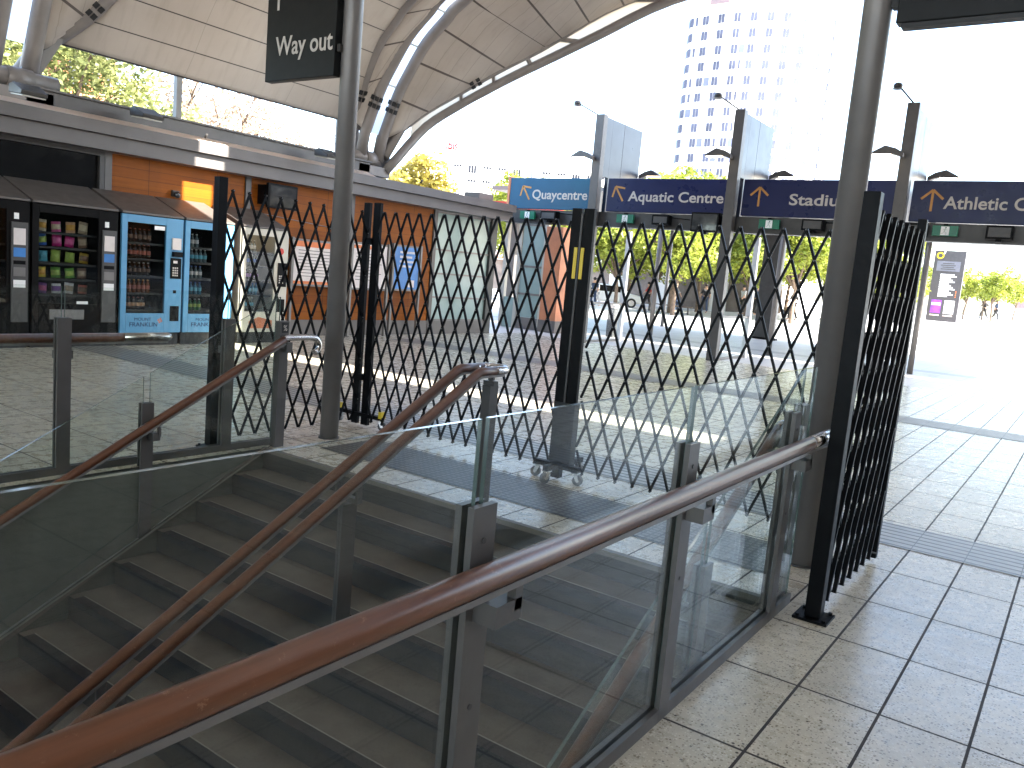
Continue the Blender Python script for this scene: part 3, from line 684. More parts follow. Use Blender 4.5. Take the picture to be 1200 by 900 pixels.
# ------------------------------------------------------------------ vending machines
XF = -11.87
def tri_label(col): return col
def vending(y0, y1, body, side, label, kind):
    t = thing('vending_machine', label, 'vending machine', (-12.3, (y0 + y1) / 2, 0), 'vending machines along the left wall')
    W = y1 - y0; z0, z1 = .19, 1.985; xb = -12.76
    b = MB(); b.box((xb, y0 + .02, .0), (XF - .06, y1 - .02, z0)); b.build('plinth', M['black_matt'], t)
    pw = .24 if kind != 'b2' else .10                       # control strip width on the right
    wy0, wy1 = (y0 + .10, y1 - pw - .06); wz0, wz1 = (.50, 1.86) if kind[0] == 'b' else (.62, 1.86)
    if kind == 'c': wz0 = .55
    b = MB(); b.box((xb, y0 + .004, z0), (xb + .03, y1 - .004, z1)); b.box((xb + .031, y0 + .004, z0), (XF - .05, y0 + .035, z1)); b.box((xb + .031, y1 - .035, z0), (XF - .05, y1 - .004, z1))
    b.box((xb + .031, y0 + .036, z0), (XF - .05, y1 - .036, wz0 - .06)); b.box((xb + .031, y0 + .036, wz1 + .03), (XF - .05, y1 - .036, z1)); b.build('cabinet', side, t)
    d = MB(); d.box((XF - .048, y0 + .012, z0 + .01), (XF, wy0, z1 - .01)); d.box((XF - .048, wy1, z0 + .01), (XF, y1 - .012, z1 - .01)); d.box((XF - .048, wy0 + .0005, z0 + .01), (XF, wy1 - .0005, wz0)); d.box((XF - .048, wy0 + .0005, wz1), (XF, wy1 - .0005, z1 - .01))
    d = d.build('door', body, t, bevel=.004)
    b = MB(); b.box((XF - .022, wy0, wz0), (XF - .016, wy1, wz1)); b.build('display_window', M['vend_glass'], d)
    sh = {'s': (.86, 1.08, 1.30, 1.52, 1.72), 'b': (.66, .92, 1.18, 1.44, 1.68), 'c': (.7, .95, 1.2, 1.45, 1.68)}[kind[0]]
    for z in sh[:]:
        b = MB(); b.box((xb + .05, wy0 - .02, z - .13), (XF - .10, wy1 + .02, z - .115)); b.box((XF - .099, wy0 - .02, z - .145), (XF - .09, wy1 + .02, z - .112), 1); b.build('shelf', [M['black_matt'], M['dark_steel']], t)
    # control strip
    cx0 = wy1 + .05; cx1 = y1 - .04
    if kind == 's':
        b = MB(); b.box((XF + .0005, cx0, .36), (XF + .022, cx1, 1.70)); c = b.build('control_panel', M['vgrey'], t, bevel=.003)
        for (za, zb_, mt, nm) in ((1.40, 1.62, 'poster', 'notice'), (1.24, 1.36, 'poster_blue', 'card_reader'), (1.14, 1.19, 'black', 'coin_slot'), (.98, 1.10, 'steel_lt', 'note_slot'), (.83, .93, 'white', 'sticker')):
            b = MB(); b.box((XF + .0225, cx0 + .025, za), (XF + .03, cx1 - .035, zb_)); b.build(nm, M[mt], c)
        b = MB(); b.box((XF + .0005, cx0 + .04, 1.74), (XF + .004, cx0 + .10, 1.82)); b.build('sticker', M['white'], t)
        b = MB(); b.box((XF + .0005, y0 + .24, .40), (XF + .02, y0 + .72, .54)); b.build('delivery_flap', M['steel_lt'], t, bevel=.004)
        b = MB(); b.box((XF + .0005, y0 + .62, .62), (XF + .004, y0 + .78, .66)); b.build('sticker', M['white'], t)
    elif kind in ('b', 'b2'):
        if kind == 'b':
            b = MB(); b.box((XF + .0005, cx0 + .03, 1.05), (XF + .018, cx1, 1.37)); c = b.build('keypad', M['black'], t, bevel=.003)
            b = MB()
            for i in range(3):
                for j in range(4): b.box((XF + .0185, cx0 + .06 + i * .034, 1.09 + j * .038), (XF + .021, cx0 + .083 + i * .034, 1.115 + j * .038))
            b.build('key_set', M['letter'], c); b = MB(); b.box((XF + .0185, cx0 + .07, 1.29), (XF + .020, cx0 + .14, 1.33)); b.build('readout', M['poster'], c)
            b = MB(); b.box((XF + .0005, cx0 + .045, 1.50), (XF + .03, cx1 - .02, 1.68)); b.build('notice', M['poster'], t)
            b = MB(); b.box((XF + .0005, cx0 + .05, 1.39), (XF + .06, cx1 - .01, 1.47)); b.build('card_reader', M['black'], t, bevel=.006)
            b = MB(); b.box((XF + .0005, cx0 + .09, .82), (XF + .006, cx0 + .14, .87)); b.build('coin_slot', M['black'], t)
            b = MB(); b.box((XF + .0005, cx0 + .045, .38), (XF + .012, cx1 - .015, .62)); b.build('delivery_flap', M['black'], t, bevel=.004)
        b = MB(); b.box((XF - .0155, wy1 - .19, wz1 - .08), (XF - .012, wy1 - .02, wz1 - .02)); b.build('sticker', M['white'], t)
        wm = wy1 - wy0
        text('MOUNT', 'lettering', M['navy'], t, (XF + .0005, wy0 + .22 * wm, .385), (0, 1, 0), (0, 0, 1), .44 * wm, .05, .002)
        text('FRANKLIN', 'lettering', M['navy'], t, (XF + .0005, wy0 + .10 * wm, .295), (0, 1, 0), (0, 0, 1), .72 * wm, .07, .002)
        b = MB(); fx = wy0 + .88 * wm
        for k, (dy, dz) in enumerate(((0, 0), (.03, .02), (-.02, .03), (.012, .05))): b.prism([(fx + dy - .018, .36 + dz), (fx + dy, .345 + dz), (fx + dy + .018, .36 + dz), (fx + dy, .385 + dz)], 'x', XF + .0005 + .0001 * k, XF + .002 + .0003 * k)
        b.build('leaf_logo', M['brick'], t)
    else:
        b = MB(); b.box((XF + .0005, cx0 + .02, 1.0), (XF + .018, cx1, 1.42)); c = b.build('keypad', M['black'], t, bevel=.003)
        b = MB()
        for i in range(3):
            for j in range(4): b.box((XF + .0185, cx0 + .045 + i * .034, 1.06 + j * .038), (XF + .021, cx0 + .068 + i * .034, 1.085 + j * .038))
        b.build('key_set', M['letter'], c)
        b = MB(); b.tube([(XF + .0005, cx0 + .08, 1.62), (XF + .003, cx0 + .08, 1.62)], .06, 18); b.build('round_sticker', M['red'], t)
        b = MB(); b.prism([(wy0 + .1, .26), (wy1, .26), (wy1, .40), (wy0 + .3, .46), (wy0 + .1, .38)], 'x', XF + .0005, XF + .002); b.build('front_graphic', M['brick'], t)
        b = MB(); b.box((XF + .0005, cx0 + .03, .55), (XF + .012, cx1 - .015, .78)); b.build('delivery_flap', M['black'], t)
    # sloping hood up to the wall
    b = MB(); b.prism([(XF + .015, z1 + .002), (XF + .015, z1 + .03), (XW + .05, 2.33), (XW + .05, 2.30), (XW + .05, z1 + .002)], 'y', y0 + .012, y1 - .012); b.build('hood', M['hood'], t, bevel=.003)
    return wy0, wy1, sh
mach = []
mach.append((vending(4.17, 5.375, M['vblack'], M['vblack'], 'black snack machine cut by the left edge of the photo', 's'), 's0'))
mach.append((vending(5.385, 6.605, M['vblack'], M['vblack'], 'black snack machine full of bright packets, second in the row', 's'), 's'))
mach.append((vending(6.64, 7.665, M['vblue'], M['vblack'], 'sky blue drinks machine with keypad, left of the two blue ones', 'b'), 'b'))
mach.append((vending(7.68, 8.60, M['vblue'], M['vblack'], 'sky blue drinks machine with a sunlit right edge, beside the gate post', 'b2'), 'b2'))
mach.append((vending(8.75, 9.74, M['cream'], M['cream'], 'cream drinks machine behind the lattice gate', 'c'), 'c'))
def packet(y, z, w, h, cols, label, group):
    x = XF - .16; me = MB()
    n = 6; vs = []
    prof = [(-.5, .004), (-.42, .012), (-.25, .035), (0, .045), (.25, .035), (.42, .012), (.5, .004)]
    for s in (-1, 1):
        for (t_, d) in prof:
            for k in range(5):
                u = k / 4 - .5; ed = 1 - (abs(u) * 2) ** 3 * .85
                vs.append((x + s * d * ed, y + u * w * (1 - .06 * (1 - abs(t_) * 2)), z + (t_ + .5) * h))
    fs = []; mi = []
    for s in range(2):
        for i in range(6):
            for k in range(4):
                a = s * 35 + i * 5 + k; fs.append((a, a + 1, a + 6, a + 5)); mi.append(1 if i in (2, 3) else 0)
    for i in range(6): fs.append((i * 5, i * 5 + 5, 35 + i * 5 + 5, 35 + i * 5)); mi.append(0); fs.append((i * 5 + 4, 35 + i * 5 + 4, 35 + i * 5 + 9, i * 5 + 9)); mi.append(0)
    b = len(me.v); me.v += [Vector(v) for v in vs]; me.f += fs; me.m += mi; me.sm += [True] * len(fs)
    pr = random.Random(int(y * 1000 + z * 777)); tl = pr.uniform(-.14, .14); dz_ = pr.uniform(.86, 1.04)
    me.v = [Vector((v.x, y + (v.y - y) * math.cos(tl) - (v.z - z) * math.sin(tl) * .6, z + max(0, (v.z - z) * dz_ + (v.y - y) * math.sin(tl) + .008))) for v in me.v]
    o = me.build('snack_packet', [pk(cols[0]), pk(cols[1])], None); tag(o, label, 'snack', group); return o
PK = {'cream': (.75, .62, .42), 'amber': (.75, .38, .05), 'pink': (.70, .12, .32), 'peach': (.75, .42, .22), 'tan': (.45, .33, .22), 'blue': (.04, .12, .42), 'magenta': (.62, .03, .22), 'brown': (.2, .11, .07),
      'cyan': (.10, .42, .55), 'lime': (.42, .55, .10), 'gold': (.65, .42, .06), 'yellow': (.80, .60, .08), 'green': (.16, .38, .06), 'violet': (.25, .08, .34), 'white': (.7, .68, .66), 'red': (.45, .12, .08)}
def pk(n): return paint('wrapper_' + n, PK[n], .3, 0, .2, 30)
(w0, w1, sh), _ = mach[1]
rows = [(1.60, [('cream', 'amber'), ('pink', 'cream'), ('peach', 'amber'), ('tan', 'cream')]), (1.35, [('blue', 'lime'), ('magenta', 'pink'), ('magenta', 'pink'), ('brown', 'tan')]),
        (1.12, [('cyan', 'cyan'), ('lime', 'lime'), ('lime', 'lime'), ('gold', 'brown')]), (.90, [('yellow', 'amber'), ('green', 'lime'), ('green', 'lime'), ('brown', 'tan')]), (.72, [('violet', 'pink'), ('white', 'violet'), ('white', 'tan'), ('red', 'brown')])]
rn = ['top', 'second', 'third', 'fourth', 'bottom']
seen = {}
lab = {}
for ri, (z, cs) in enumerate(rows):
    for k, c in enumerate(cs): lab.setdefault((ri, c), []).append(k)
for ri, (z, cs) in enumerate(rows):
    z = sh[4 - ri] - .113
    for k, c in enumerate(cs):
        twin = len(lab[(ri, c)]) > 1
        cn = c[0] if c[0] == c[1] else c[0] + ' and ' + c[1]
        packet(w0 + .10 + k * .19 + .01 * ((k * 7 + ri) % 3), z, .132, .165 if ri < 4 else .15, c, ('one of two %s packets on the %s shelf, black machine' if twin else '%s snack packet on the %s shelf of the black machine') % (cn, rn[ri]), 'snack packets in the black machine')
def bottle_proto(r, h, liq, cap, lbl):
    b = MB(); b.tube([(0, 0, 0), (0, 0, .01), (0, 0, h * .62), (0, 0, h * .80), (0, 0, h * .92)], [r * .9, r, r, r * .45, r * .4], 10, 0); b.tube([(0, 0, h * .92), (0, 0, h)], r * .46, 8, 1); b.tube([(0, 0, h * .28), (0, 0, h * .56)], r * 1.03, 10, 2, False)
    o = b.build('drink_bottle', [paint('liquid_' + liq, {'cola': (.02, .008, .006), 'orange': (.22, .06, .01), 'water': (.04, .18, .30), 'clear': (.14, .18, .19), 'green': (.05, .20, .08)}[liq], .15), paint('cap_' + cap, PK.get(cap, (.5, .02, .02)), .4), paint('wrap_' + lbl, PK.get(lbl, (.3, .02, .02)), .4)]); return o
def bottles(mi, spec, desc):
    (w0, w1, sh), _ = mach[mi]
    for si, (liq, cap, lbl, n, h, words) in enumerate(spec):
        if not n: continue
        proto = None; z = sh[len(sh) - 1 - si] - .1135
        for k in range(n):
            o = proto.copy() if proto else bottle_proto(.031, h, liq, cap, lbl)
            if proto: COL.objects.link(o)
            proto = proto or o
            o.location = (XF - .15, w0 + .05 + k * (w1 - w0 - .10) / max(7, n - 1) , z)
            tag(o, '%s on the %s shelf, %s' % (words, rn[si] if si < 4 else 'lowest', desc), 'bottle', 'drink bottles in the %s' % desc)
bottles(2, [('cola', 'red', 'brown', 6, .21, 'dark red-capped bottle'), ('cola', 'red', 'red', 6, .21, 'red wrapped dark bottle'), ('cola', 'white', 'brown', 6, .2, 'dark pale-capped bottle'), ('orange', 'amber', 'red', 6, .2, 'orange bottle'), ('cola', 'red', 'peach', 5, .19, 'reddish bottle')], 'left blue machine')
bottles(3, [('clear', 'white', 'white', 3, .21, 'plain clear bottle'), ('clear', 'white', 'cyan', 5, .21, 'clear cyan-wrapped bottle'), ('clear', 'blue', 'white', 4, .2, 'white wrapped bottle'), ('water', 'blue', 'cyan', 4, .2, 'blue bottle'), ('green', 'white', 'lime', 4, .19, 'green bottle')], 'right blue machine')
bottles(4, [('clear', 'white', 'white', 4, .21, 'plain clear bottle'), ('clear', 'blue', 'blue', 5, .21, 'blue wrapped bottle'), ('cola', 'white', 'violet', 5, .2, 'plain dark bottle'), ('water', 'blue', 'cyan', 5, .2, 'blue bottle'), ('clear', 'white', 'cyan', 4, .2, 'clear cyan-wrapped bottle')], 'cream machine')

# ------------------------------------------------------------------ roof
S_X = [-13.25, -12.95, -12.62, -12.2, -11.75, -11.3, -10.2, -8.5, -6.5, -4, -1.5, 0]
S_Z = [4.45, 4.85, 5.35, 5.85, 6.18, 6.48, 7.0, 7.6, 8.1, 8.5, 8.7, 8.75]
YL = [12.36, 12.23, 12.08, 11.93, 11.83, 11.74, 11.5, 11.2, 10.9, 10.6, 10.4, 10.35]
YN = [6.25, 6.6, 6.9, 7.15, 7.35, 7.45, 7.6, 7.75, 7.85, 7.9, 7.95, 7.95]
STR = [(-12.85, 4.2), (-12.5, 5.02), (-12.19, 5.51), (-11.78, 6.05), (-11.3, 6.45), (-11.0, 6.7), (-9.9, 7.25), (-8.3, 7.9), (-6.3, 8.4), (-4, 8.8), (-1.5, 9.0), (0, 9.05)]
EU = [(-12.8, 13.36, 4.49), (-12.46, 13.75, 4.95), (-11.87, 14.15, 5.42), (-11.4, 14.43, 5.77), (-10.98, 14.71, 6.08), (-10.5, 15.0, 6.4), (-10.09, 15.24, 6.71), (-9.0, 15.9, 7.48), (-7, 17.0, 8.3), (-4.5, 18.4, 8.9), (-2, 19.8, 9.2), (0, 20.4, 9.3)]
EL = [(-12.7, 13.18, 3.81), (-12.53, 13.86, 4.61), (-11.99, 14.33, 5.16), (-11.5, 14.6, 5.5), (-11.07, 14.88, 5.81), (-10.3, 15.28, 6.27), (-9.5, 15.67, 6.74), (-8.16, 16.33, 7.52), (-6.5, 17.5, 8.2), (-4.3, 18.9, 8.75), (-2, 20.3, 9.05), (0, 20.9, 9.15)]
def full(l): return [Vector(p) for p in l] + [Vector((-p[0], p[1], p[2])) for p in reversed(l[:-1])]
SUB = 4
Lf = spline(full([(x, y, z) for x, y, z in zip(S_X, YL, S_Z)]), SUB); Nf = spline(full([(x, y, z) for x, y, z in zip(S_X, YN, S_Z)]), SUB)
Sf = spline(full([(x, 12.6, z) for x, z in STR]), SUB); Sn = spline(full([(x - .15, 5.65, z) for x, z in STR[:-1]] + [(0, 5.65, 9.05)]), SUB)
EUf = spline(full(EU), SUB); ELf = spline(full(EL), SUB)
Bf = spline(full([(x, 5.35, z) for x, z in zip(S_X, S_Z)]), SUB)
rf = thing('vaulted_roof', 'high vaulted canopy lined in cream panels on curved grey tubes', 'roof', (0, 6, 0))
def arc(c):
    o = [0.]
    for a, b_ in zip(c[:-1], c[1:]): o.append(o[-1] + (b_ - a).length)
    return o
def ruled(name, A, B, mat, i0=0, i1=None, cut=None):
    """surface ruled between two arch curves; cut = (y0, y1, x0, x1) leaves a glazed slot open"""
    b = MB(); va = arc(A); i1 = i1 or len(A) - 1
    def at(i, y): 
        t = (y - A[i].y) / (B[i].y - A[i].y); return A[i].lerp(B[i], t)
    for i in range(i0, i1):
        def q(p, r, s, t):
            b.face([p, r, s, t], 0, [(p.y, va[i]), (r.y, va[i]), (s.y, va[i + 1]), (t.y, va[i + 1])], True)
        if cut and cut[2] < (A[i].x + A[i + 1].x) / 2 < cut[3]:
            q(A[i], at(i, cut[0]), at(i + 1, cut[0]), A[i + 1]); q(at(i, cut[1]), B[i], B[i + 1], at(i + 1, cut[1]))
        else: q(A[i], B[i], B[i + 1], A[i + 1])
    return b.build(name, mat, rf, fix=False, solid=.10, offs=1., weld=True)
SLOT = (8.22, 8.77, -6.75, 7.2)
ruled('roof_panel', Nf, Lf, M['bay'], cut=SLOT)
ruled('roof_panel', Lf, [p + Vector((0, -.25, 0)) for p in Sf], M['fan']); ruled('roof_panel', [p + Vector((0, .25, 0)) for p in Sf], EUf, M['fan'])
ruled('roof_panel', [p + Vector((0, .25, 0)) for p in Sn], Nf, M['fan'])
ruled('roof_panel', spline(full([(x, -16, z) for x, z in zip(S_X, S_Z)]), SUB), spline(full([(x, -.5, z) for x, z in zip(S_X, S_Z)]), SUB), M['bay'])
ruled('roof_panel', spline(full([(x, -.5, z) for x, z in zip(S_X, S_Z)]), SUB), [p + Vector((0, -.25, 0)) for p in Sn], M['fan'])
b = MB()
for i in range(2, len(EUf) - 3): b.face([EUf[i], EUf[i + 1], ELf[i + 1], ELf[i]], 0, None, True)
b.build('edge_sheet', M['edge_sheet'], rf, fix=False)
for k in range(8, len(EUf) - 8, 5):
    b = MB(); b.bar(EUf[k] * 1., ELf[k] * 1., .06, .08); b.build('edge_strut', M['tube'], rf)
for Sx in (Sf, Sn):
    b = MB()
    for i in range(len(Sx) - 1): b.face([Sx[i] + Vector((0, -.19, .03)), Sx[i] + Vector((0, .19, .03)), Sx[i + 1] + Vector((0, .19, .03)), Sx[i + 1] + Vector((0, -.19, .03))], 0, None, True)
    b.build('skylight_strip', M['strip'], rf, fix=False)
    for k in range(5, len(Sx) - 4, 6):
        b = MB(); b.bar(Sx[k] + Vector((0, -.16, .01)), Sx[k] + Vector((0, .16, .01)), .03, .03); b.build('skylight_clip', M['cream'], rf)
def tube_part(c, r, dz=0, dy=0): b = MB(); b.tube([p + Vector((0, dy, dz)) for p in c], r, 16); b.build('arch_tube', M['tube'], rf)
def down(c, foot): return [Vector(foot)] + c
F1 = (-12.75, 12.55, 3.55); F1r = (12.75, 12.55, 3.55)
def arch(c, foot, r, dy=0.):
    pts = [Vector(foot)] + [p + Vector((0, dy, 0)) for p in c] + [Vector((-foot[0], foot[1], foot[2]))]; b = MB(); b.tube(pts, r, 16); b.build('arch_tube', M['tube'], rf)
arch(Lf, (-13.38, 12.5, 3.75), .145); arch(Sf, (-12.95, 12.35, 3.7), .115, -.25); arch(Sf, (-12.9, 12.8, 3.7), .125, .25); arch(EUf, (-12.85, 12.95, 3.8), .105); arch(ELf, (-12.75, 12.9, 3.5), .10)
arch(Nf, (-13.3, 5.85, 3.8), .15); arch(Sn, (-13.2, 5.9, 3.7), .125, .25); arch(Sn, (-13.2, 5.4, 3.7), .125, -.25)
for sx in (-1, 1):
    for fy in (12.6, 5.65):
        b = MB(); x = sx * 12.95
        b.tube([(x, fy - .75, 3.72), (x, fy + .55, 3.72)], .13, 16); b.tube([(x, fy - .15, 3.72), (x, fy + .2, 3.72)], .155, 16); b.box((x - .25, fy - .5, 3.37), (x + .25, fy + .4, 3.56)); b.build('footing', M['tube'], rf)
        # gusset plates between the tube feet
        b = MB()
        if fy > 10:
            b.prism([(12.36, 3.75), (12.62, 3.75), (12.40, 4.62), (12.30, 4.62)], 'x', x - .03, x + .0); b.prism([(12.75, 3.75), (13.15, 3.8), (13.55, 4.72), (12.86, 4.62)], 'x', x - .02 * sx, x + .06); b.prism([(12.42, 4.55), (12.20, 4.78), (12.45, 4.9)], 'x', x - .02, x + .02)
        else:
            b.prism([(5.75, 3.75), (5.98, 3.75), (6.45, 4.6), (5.92, 4.75)], 'x', x - .18, x - .12)
        b.build('gusset_plate', M['steel_lt'], rf)
        b = MB(); b.box((x - .35, fy - .3, .0), (x - .05, fy + .3, 3.36)); b.build('pier', M['concrete'], rf)
for c, dy, kk in ((Lf, 0, 5), (Sf, -.25, 3), (Sf, .25, 3), (EUf, 0, 10), (Nf, 0, 5)):
    b = MB(); p = c[kk] + Vector((0, dy, 0)); d = (c[kk + 1] - c[kk - 1]).normalized(); vw = (Vector((0, 0, 1.6)) - p); vw = (vw - d * vw.dot(d)).normalized(); s = d.cross(vw)
    r = .15
    for i in (-1, 0, 1):
        for j in (-1, 1):
            a = i * .62; n_ = vw * math.cos(a) + s * math.sin(a); cpt = p + n_ * (r - .005) + d * j * .075; tt = -vw * math.sin(a) + s * math.cos(a)
            vs = [cpt + tt * x_ * .036 + d * y_ * .045 + n_ * z_ for z_ in (0, .018) for x_, y_ in ((-1, -1), (1, -1), (1, 1), (-1, 1))]
            b.raw(vs, [(3, 2, 1, 0), (4, 5, 6, 7), (0, 1, 5, 4), (1, 2, 6, 5), (2, 3, 7, 6), (3, 0, 4, 7)])
    b.build('vent_plate', M['black_matt'], rf)
for sx in (-1, 1):
    b = MB(); b.tube([(sx * 13.25, 6.2, 4.45), (sx * 13.25, 12.4, 4.45)], .055, 12)
    for y in (6.9, 7.6, 8.4, 9.2, 10.0, 10.8, 11.6): b.tube([(sx * 13.25, y, 4.45), (sx * 13.25, y + .05, 4.45)], .066, 10)
    b.build('eave_rail', M['tube'], rf)
    for y in (8.35, 12.9 - .9):
        b = MB(); b.box((sx * 13.25 - .05, y - .05, 3.36), (sx * 13.25 + .05, y + .05, 4.42)); b.build('eave_post', M['steel_lt'], rf)

# ------------------------------------------------------------------ sign gantry, blade columns, signs
YB = 18.3
gb = thing('gantry_beam', 'long dark steel beam across the station front carrying the destination signs', 'beam', (-6, YB, 3.1))
b = MB(); b.box((-13.45, YB + .06, 2.96), (4.5, YB + .36, 3.32)); b.box((-13.45, YB - .02, 2.955), (4.5, YB + .059, 3.0)); b.build('beam', M['dark_steel'], gb)
b = MB()
for x in (-12, -9, -5.2, -1.2, 2.5): b.tube([(x, YB + .05, 3.27), (x + .9, YB + .05, 3.2)], .012, 6)
b.build('cable', M['black'], gb)
def dest_sign(x0, x1, label, mat, words, tx0, tx1, ax, az, ang, z0=3.335, z1=4.14):
    t = thing('destination_sign', label, 'sign', ((x0 + x1) / 2, YB, z0), 'destination signs on the gantry beam')
    b = MB(); b.box((x0, YB, z0), (x1, YB + .16, z1)); b.build('sign_panel', mat, t, bevel=.008)
    if words: text(words, 'lettering', M['letter'], t, (tx0, YB - .001, 3.60), (1, 0, 0), (0, 0, 1), tx1 - tx0, .245, .004, .016)
    if ax is not None:
        b = MB(); arrow2d(b, ax, az, .40, .045, ang, YB - .005, YB - .0008, .5); b.build('arrow', M['arrow'], t)
    return t
s1 = dest_sign(-13.36, -10.68, 'bright blue Quaycentre sign with an arrow up and left', M['blue_sign'], 'Quaycentre', -12.62, -10.93, -12.82, 3.74, R(33))
b = MB(); b.box((-13.43, YB - .02, 3.20), (-13.362, YB + .2, 4.17)); b.build('end_plate', M['terracotta'], s1)
dest_sign(-10.36, -7.20, 'navy Aquatic Centre sign with an arrow up and left', M['navy'], 'Aquatic Centre', -9.77, -7.32, -10.02, 3.76, R(33))
dest_sign(-6.88, -3.70, 'navy Stadium sign behind the right steel column with an arrow pointing up', M['navy'], 'Stadium', -5.82, -4.45, -6.50, 3.75, 0)
dest_sign(-3.38, 1.6, 'navy Athletic Centre sign running out of the right of the photo', M['navy'], 'Athletic Centre', -2.78, -.60, -3.0, 3.74, 0)
def blade(xc, label, top):
    t = thing('blade_column', label, 'column', (xc, YB, 0), 'blade columns rising through the gantry')
    b = MB(); b.box((xc - .115, YB - .22, .0), (xc + .115, YB - .022, top)); b.build('front_post', M['steel'], t, bevel=.006)
    b = MB(); b.box((xc - .06, 20.2, .0), (xc + .06, 20.32, 3.0)); b.build('rear_post', M['white'], t)
    for y0, y1 in ((YB + .37, 19.30), (19.31, 20.3)):
        b = MB(); b.box((xc - .05, y0, 3.05), (xc + .05, y1, top - .02)); b.build('blade_panel', M['c_panel'], t, bevel=.005)
    b = MB(); b.box((xc - .05, YB - .02, 4.2), (xc + .05, YB + .369, top - .02)); b.build('blade_panel', M['c_panel'], t)
    b = MB(); b.box((xc - .008, YB + .05, .06), (xc + .008, 20.19, 1.0)); b.build('glass_screen', M['glass'], t)
    b = MB(); b.box((xc - .03, YB - .02, 1.0), (xc + .03, 20.2, 1.05)); b.box((xc - .03, YB - .02, .01), (xc + .03, 20.2, .06)); b.build('screen_rail', M['steel_lt'], t)
M['c_panel'] = paint('blade_panel_paint', (.038, .044, .058), .32, .2, .1, 1.2)
blade(-10.65, 'blade column between the bright blue sign and the Aquatic Centre sign', 5.66); blade(-7.09, 'blade column between the Aquatic Centre and Stadium signs', 5.63); blade(-3.55, 'blade column between the Stadium and Athletic Centre signs', 5.62)
def arm_lamp(x, y, z, label, dirx=-1, dy=0.):
    t = thing('bracket_lamp', label, 'lamp', (x, y, z), 'bracket lamps on the blade columns')
    b = MB(); L = .50
    b.prism([(x, z - .09), (x, z + .0), (x + dirx * .15, z + .09), (x + dirx * .36, z + .15), (x + dirx * .60, z + .02), (x + dirx * .62, z - .02), (x + dirx * .2, z - .02)], 'y', y - .10, y + .10); b.build('lamp_hood', M['steel'], t, bevel=.012)
    b = MB(); b.box((min(x + dirx * .24, x + dirx * .58), y - .08, z - .034), (max(x + dirx * .24, x + dirx * .58), y + .08, z - .0205)); b.build('lamp_glass', M['lamp'], t)
for xc, nm in ((-10.65, 'blade column left of Aquatic Centre'), (-7.09, 'blade column left of Stadium'), (-3.55, 'blade column left of Athletic Centre')):
    arm_lamp(xc - .02, YB - .32, 4.62, 'curved lamp facing left on the ' + nm)
    arm_lamp(xc + .06, 20.38, 4.50, 'dark lamp peeping over the sign behind the ' + nm, 1)
    t = thing('spike_lamp', 'small round lamp on a thin arm atop the ' + nm, 'lamp', (xc, YB - .1, 5.6), 'spike lamps on the blade columns')
    b = MB(); b.tube([(xc, YB - .12, 5.60), (xc - (.62 if xc < -10 else .5 if xc < -5 else .3), YB - .3, 5.93)], .018, 6); b.build('arm', M['steel'], t)
    b = MB(); hx = xc - (.64 if xc < -10 else .52 if xc < -5 else .32); b.ball((hx, YB - .31, 5.93), .085, 0, 12, 8, (1.1, 1, .8)); b.tube([(hx, YB - .31, 5.87), (hx, YB - .31, 5.90)], [.10, .07], 12); b.build('lamp_head', M['dark_steel'], t)
def exit_sign(x, label):
    t = thing('exit_sign', label, 'exit sign', (x, YB - .1, 3.16), 'green exit signs under the gantry beam')
    b = MB(); b.box((x - .23, YB - .10, 3.06), (x + .23, YB - .03, 3.26)); b.build('housing', M['green'], t, bevel=.006)
    y = YB - .102; w = MB(); w.box((x - .075, y, 3.075), (x + .075, YB - .0995, 3.245)); w.build('pictogram_panel', M['white'], t)
    g = MB(); y1 = y - .002
    g.tube([(x + .012, y1 - .002, 3.222), (x + .012, y1, 3.222)], .014, 8)
    for a, c in (((.008, 3.205), (-.012, 3.15)), ((-.012, 3.15), (.03, 3.125)), ((.03, 3.125), (.022, 3.09)), ((-.012, 3.15), (-.03, 3.115)), ((-.03, 3.115), (-.055, 3.105)), ((.006, 3.195), (.045, 3.175)), ((.004, 3.195), (-.035, 3.18))):
        g.bar((x + a[0], y1, a[1]), (x + c[0], y1, c[1]), .003, .014, up=(0, 1, 0.001))
    g.build('running_figure', M['green'], t)
    b = MB(); b.box((x - .04, YB - .09, 3.2601), (x + .04, YB - .021, 3.30)); b.build('bracket', M['black'], t)
for x, nm in ((-12.67, 'Quaycentre'), (-9.75, 'Aquatic Centre'), (-6.17, 'Stadium'), (-2.67, 'Athletic Centre')): exit_sign(x, 'green running man exit sign below the %s sign' % nm)
def speaker(x0, x1, z0, z1, label, disp=False):
    t = thing('speaker_box', label, 'speaker', ((x0 + x1) / 2, YB - .1, z0), 'dark boxes under the gantry beam')
    b = MB(); b.box((x0, YB - .24, z0), (x1, YB - .03, z1)); b.build('casing', M['black'], t, bevel=.008)
    b = MB(); b.box((x0 + .04, YB - .246, z0 + .04), (x1 - .04, YB - .2405, z1 - .04)); b.build('screen' if disp else 'grille', M['screen'] if disp else M['vgrey'], t)
    b = MB(); b.box(((x0 + x1) / 2 - .05, YB - .20, z0 - .05), ((x0 + x1) / 2 + .05, YB - .08, z0 - .0005)); b.build('sensor', M['black'], t)
speaker(-12.15, -11.68, 3.04, 3.27, 'dark box under the Quaycentre sign'); speaker(-8.95, -8.52, 3.04, 3.27, 'dark box under the middle of the Aquatic Centre sign'); speaker(-7.95, -7.28, 2.92, 3.36, 'larger dark display box left of the second blade column', True)
speaker(-5.42, -4.97, 3.05, 3.29, 'dark box under the Stadium lettering'); speaker(-1.95, -1.50, 3.03, 3.29, 'dark box under the Athletic Centre lettering'); speaker(-3.40, -2.98, 3.05, 3.28, 'dark box at the right of the third blade column')
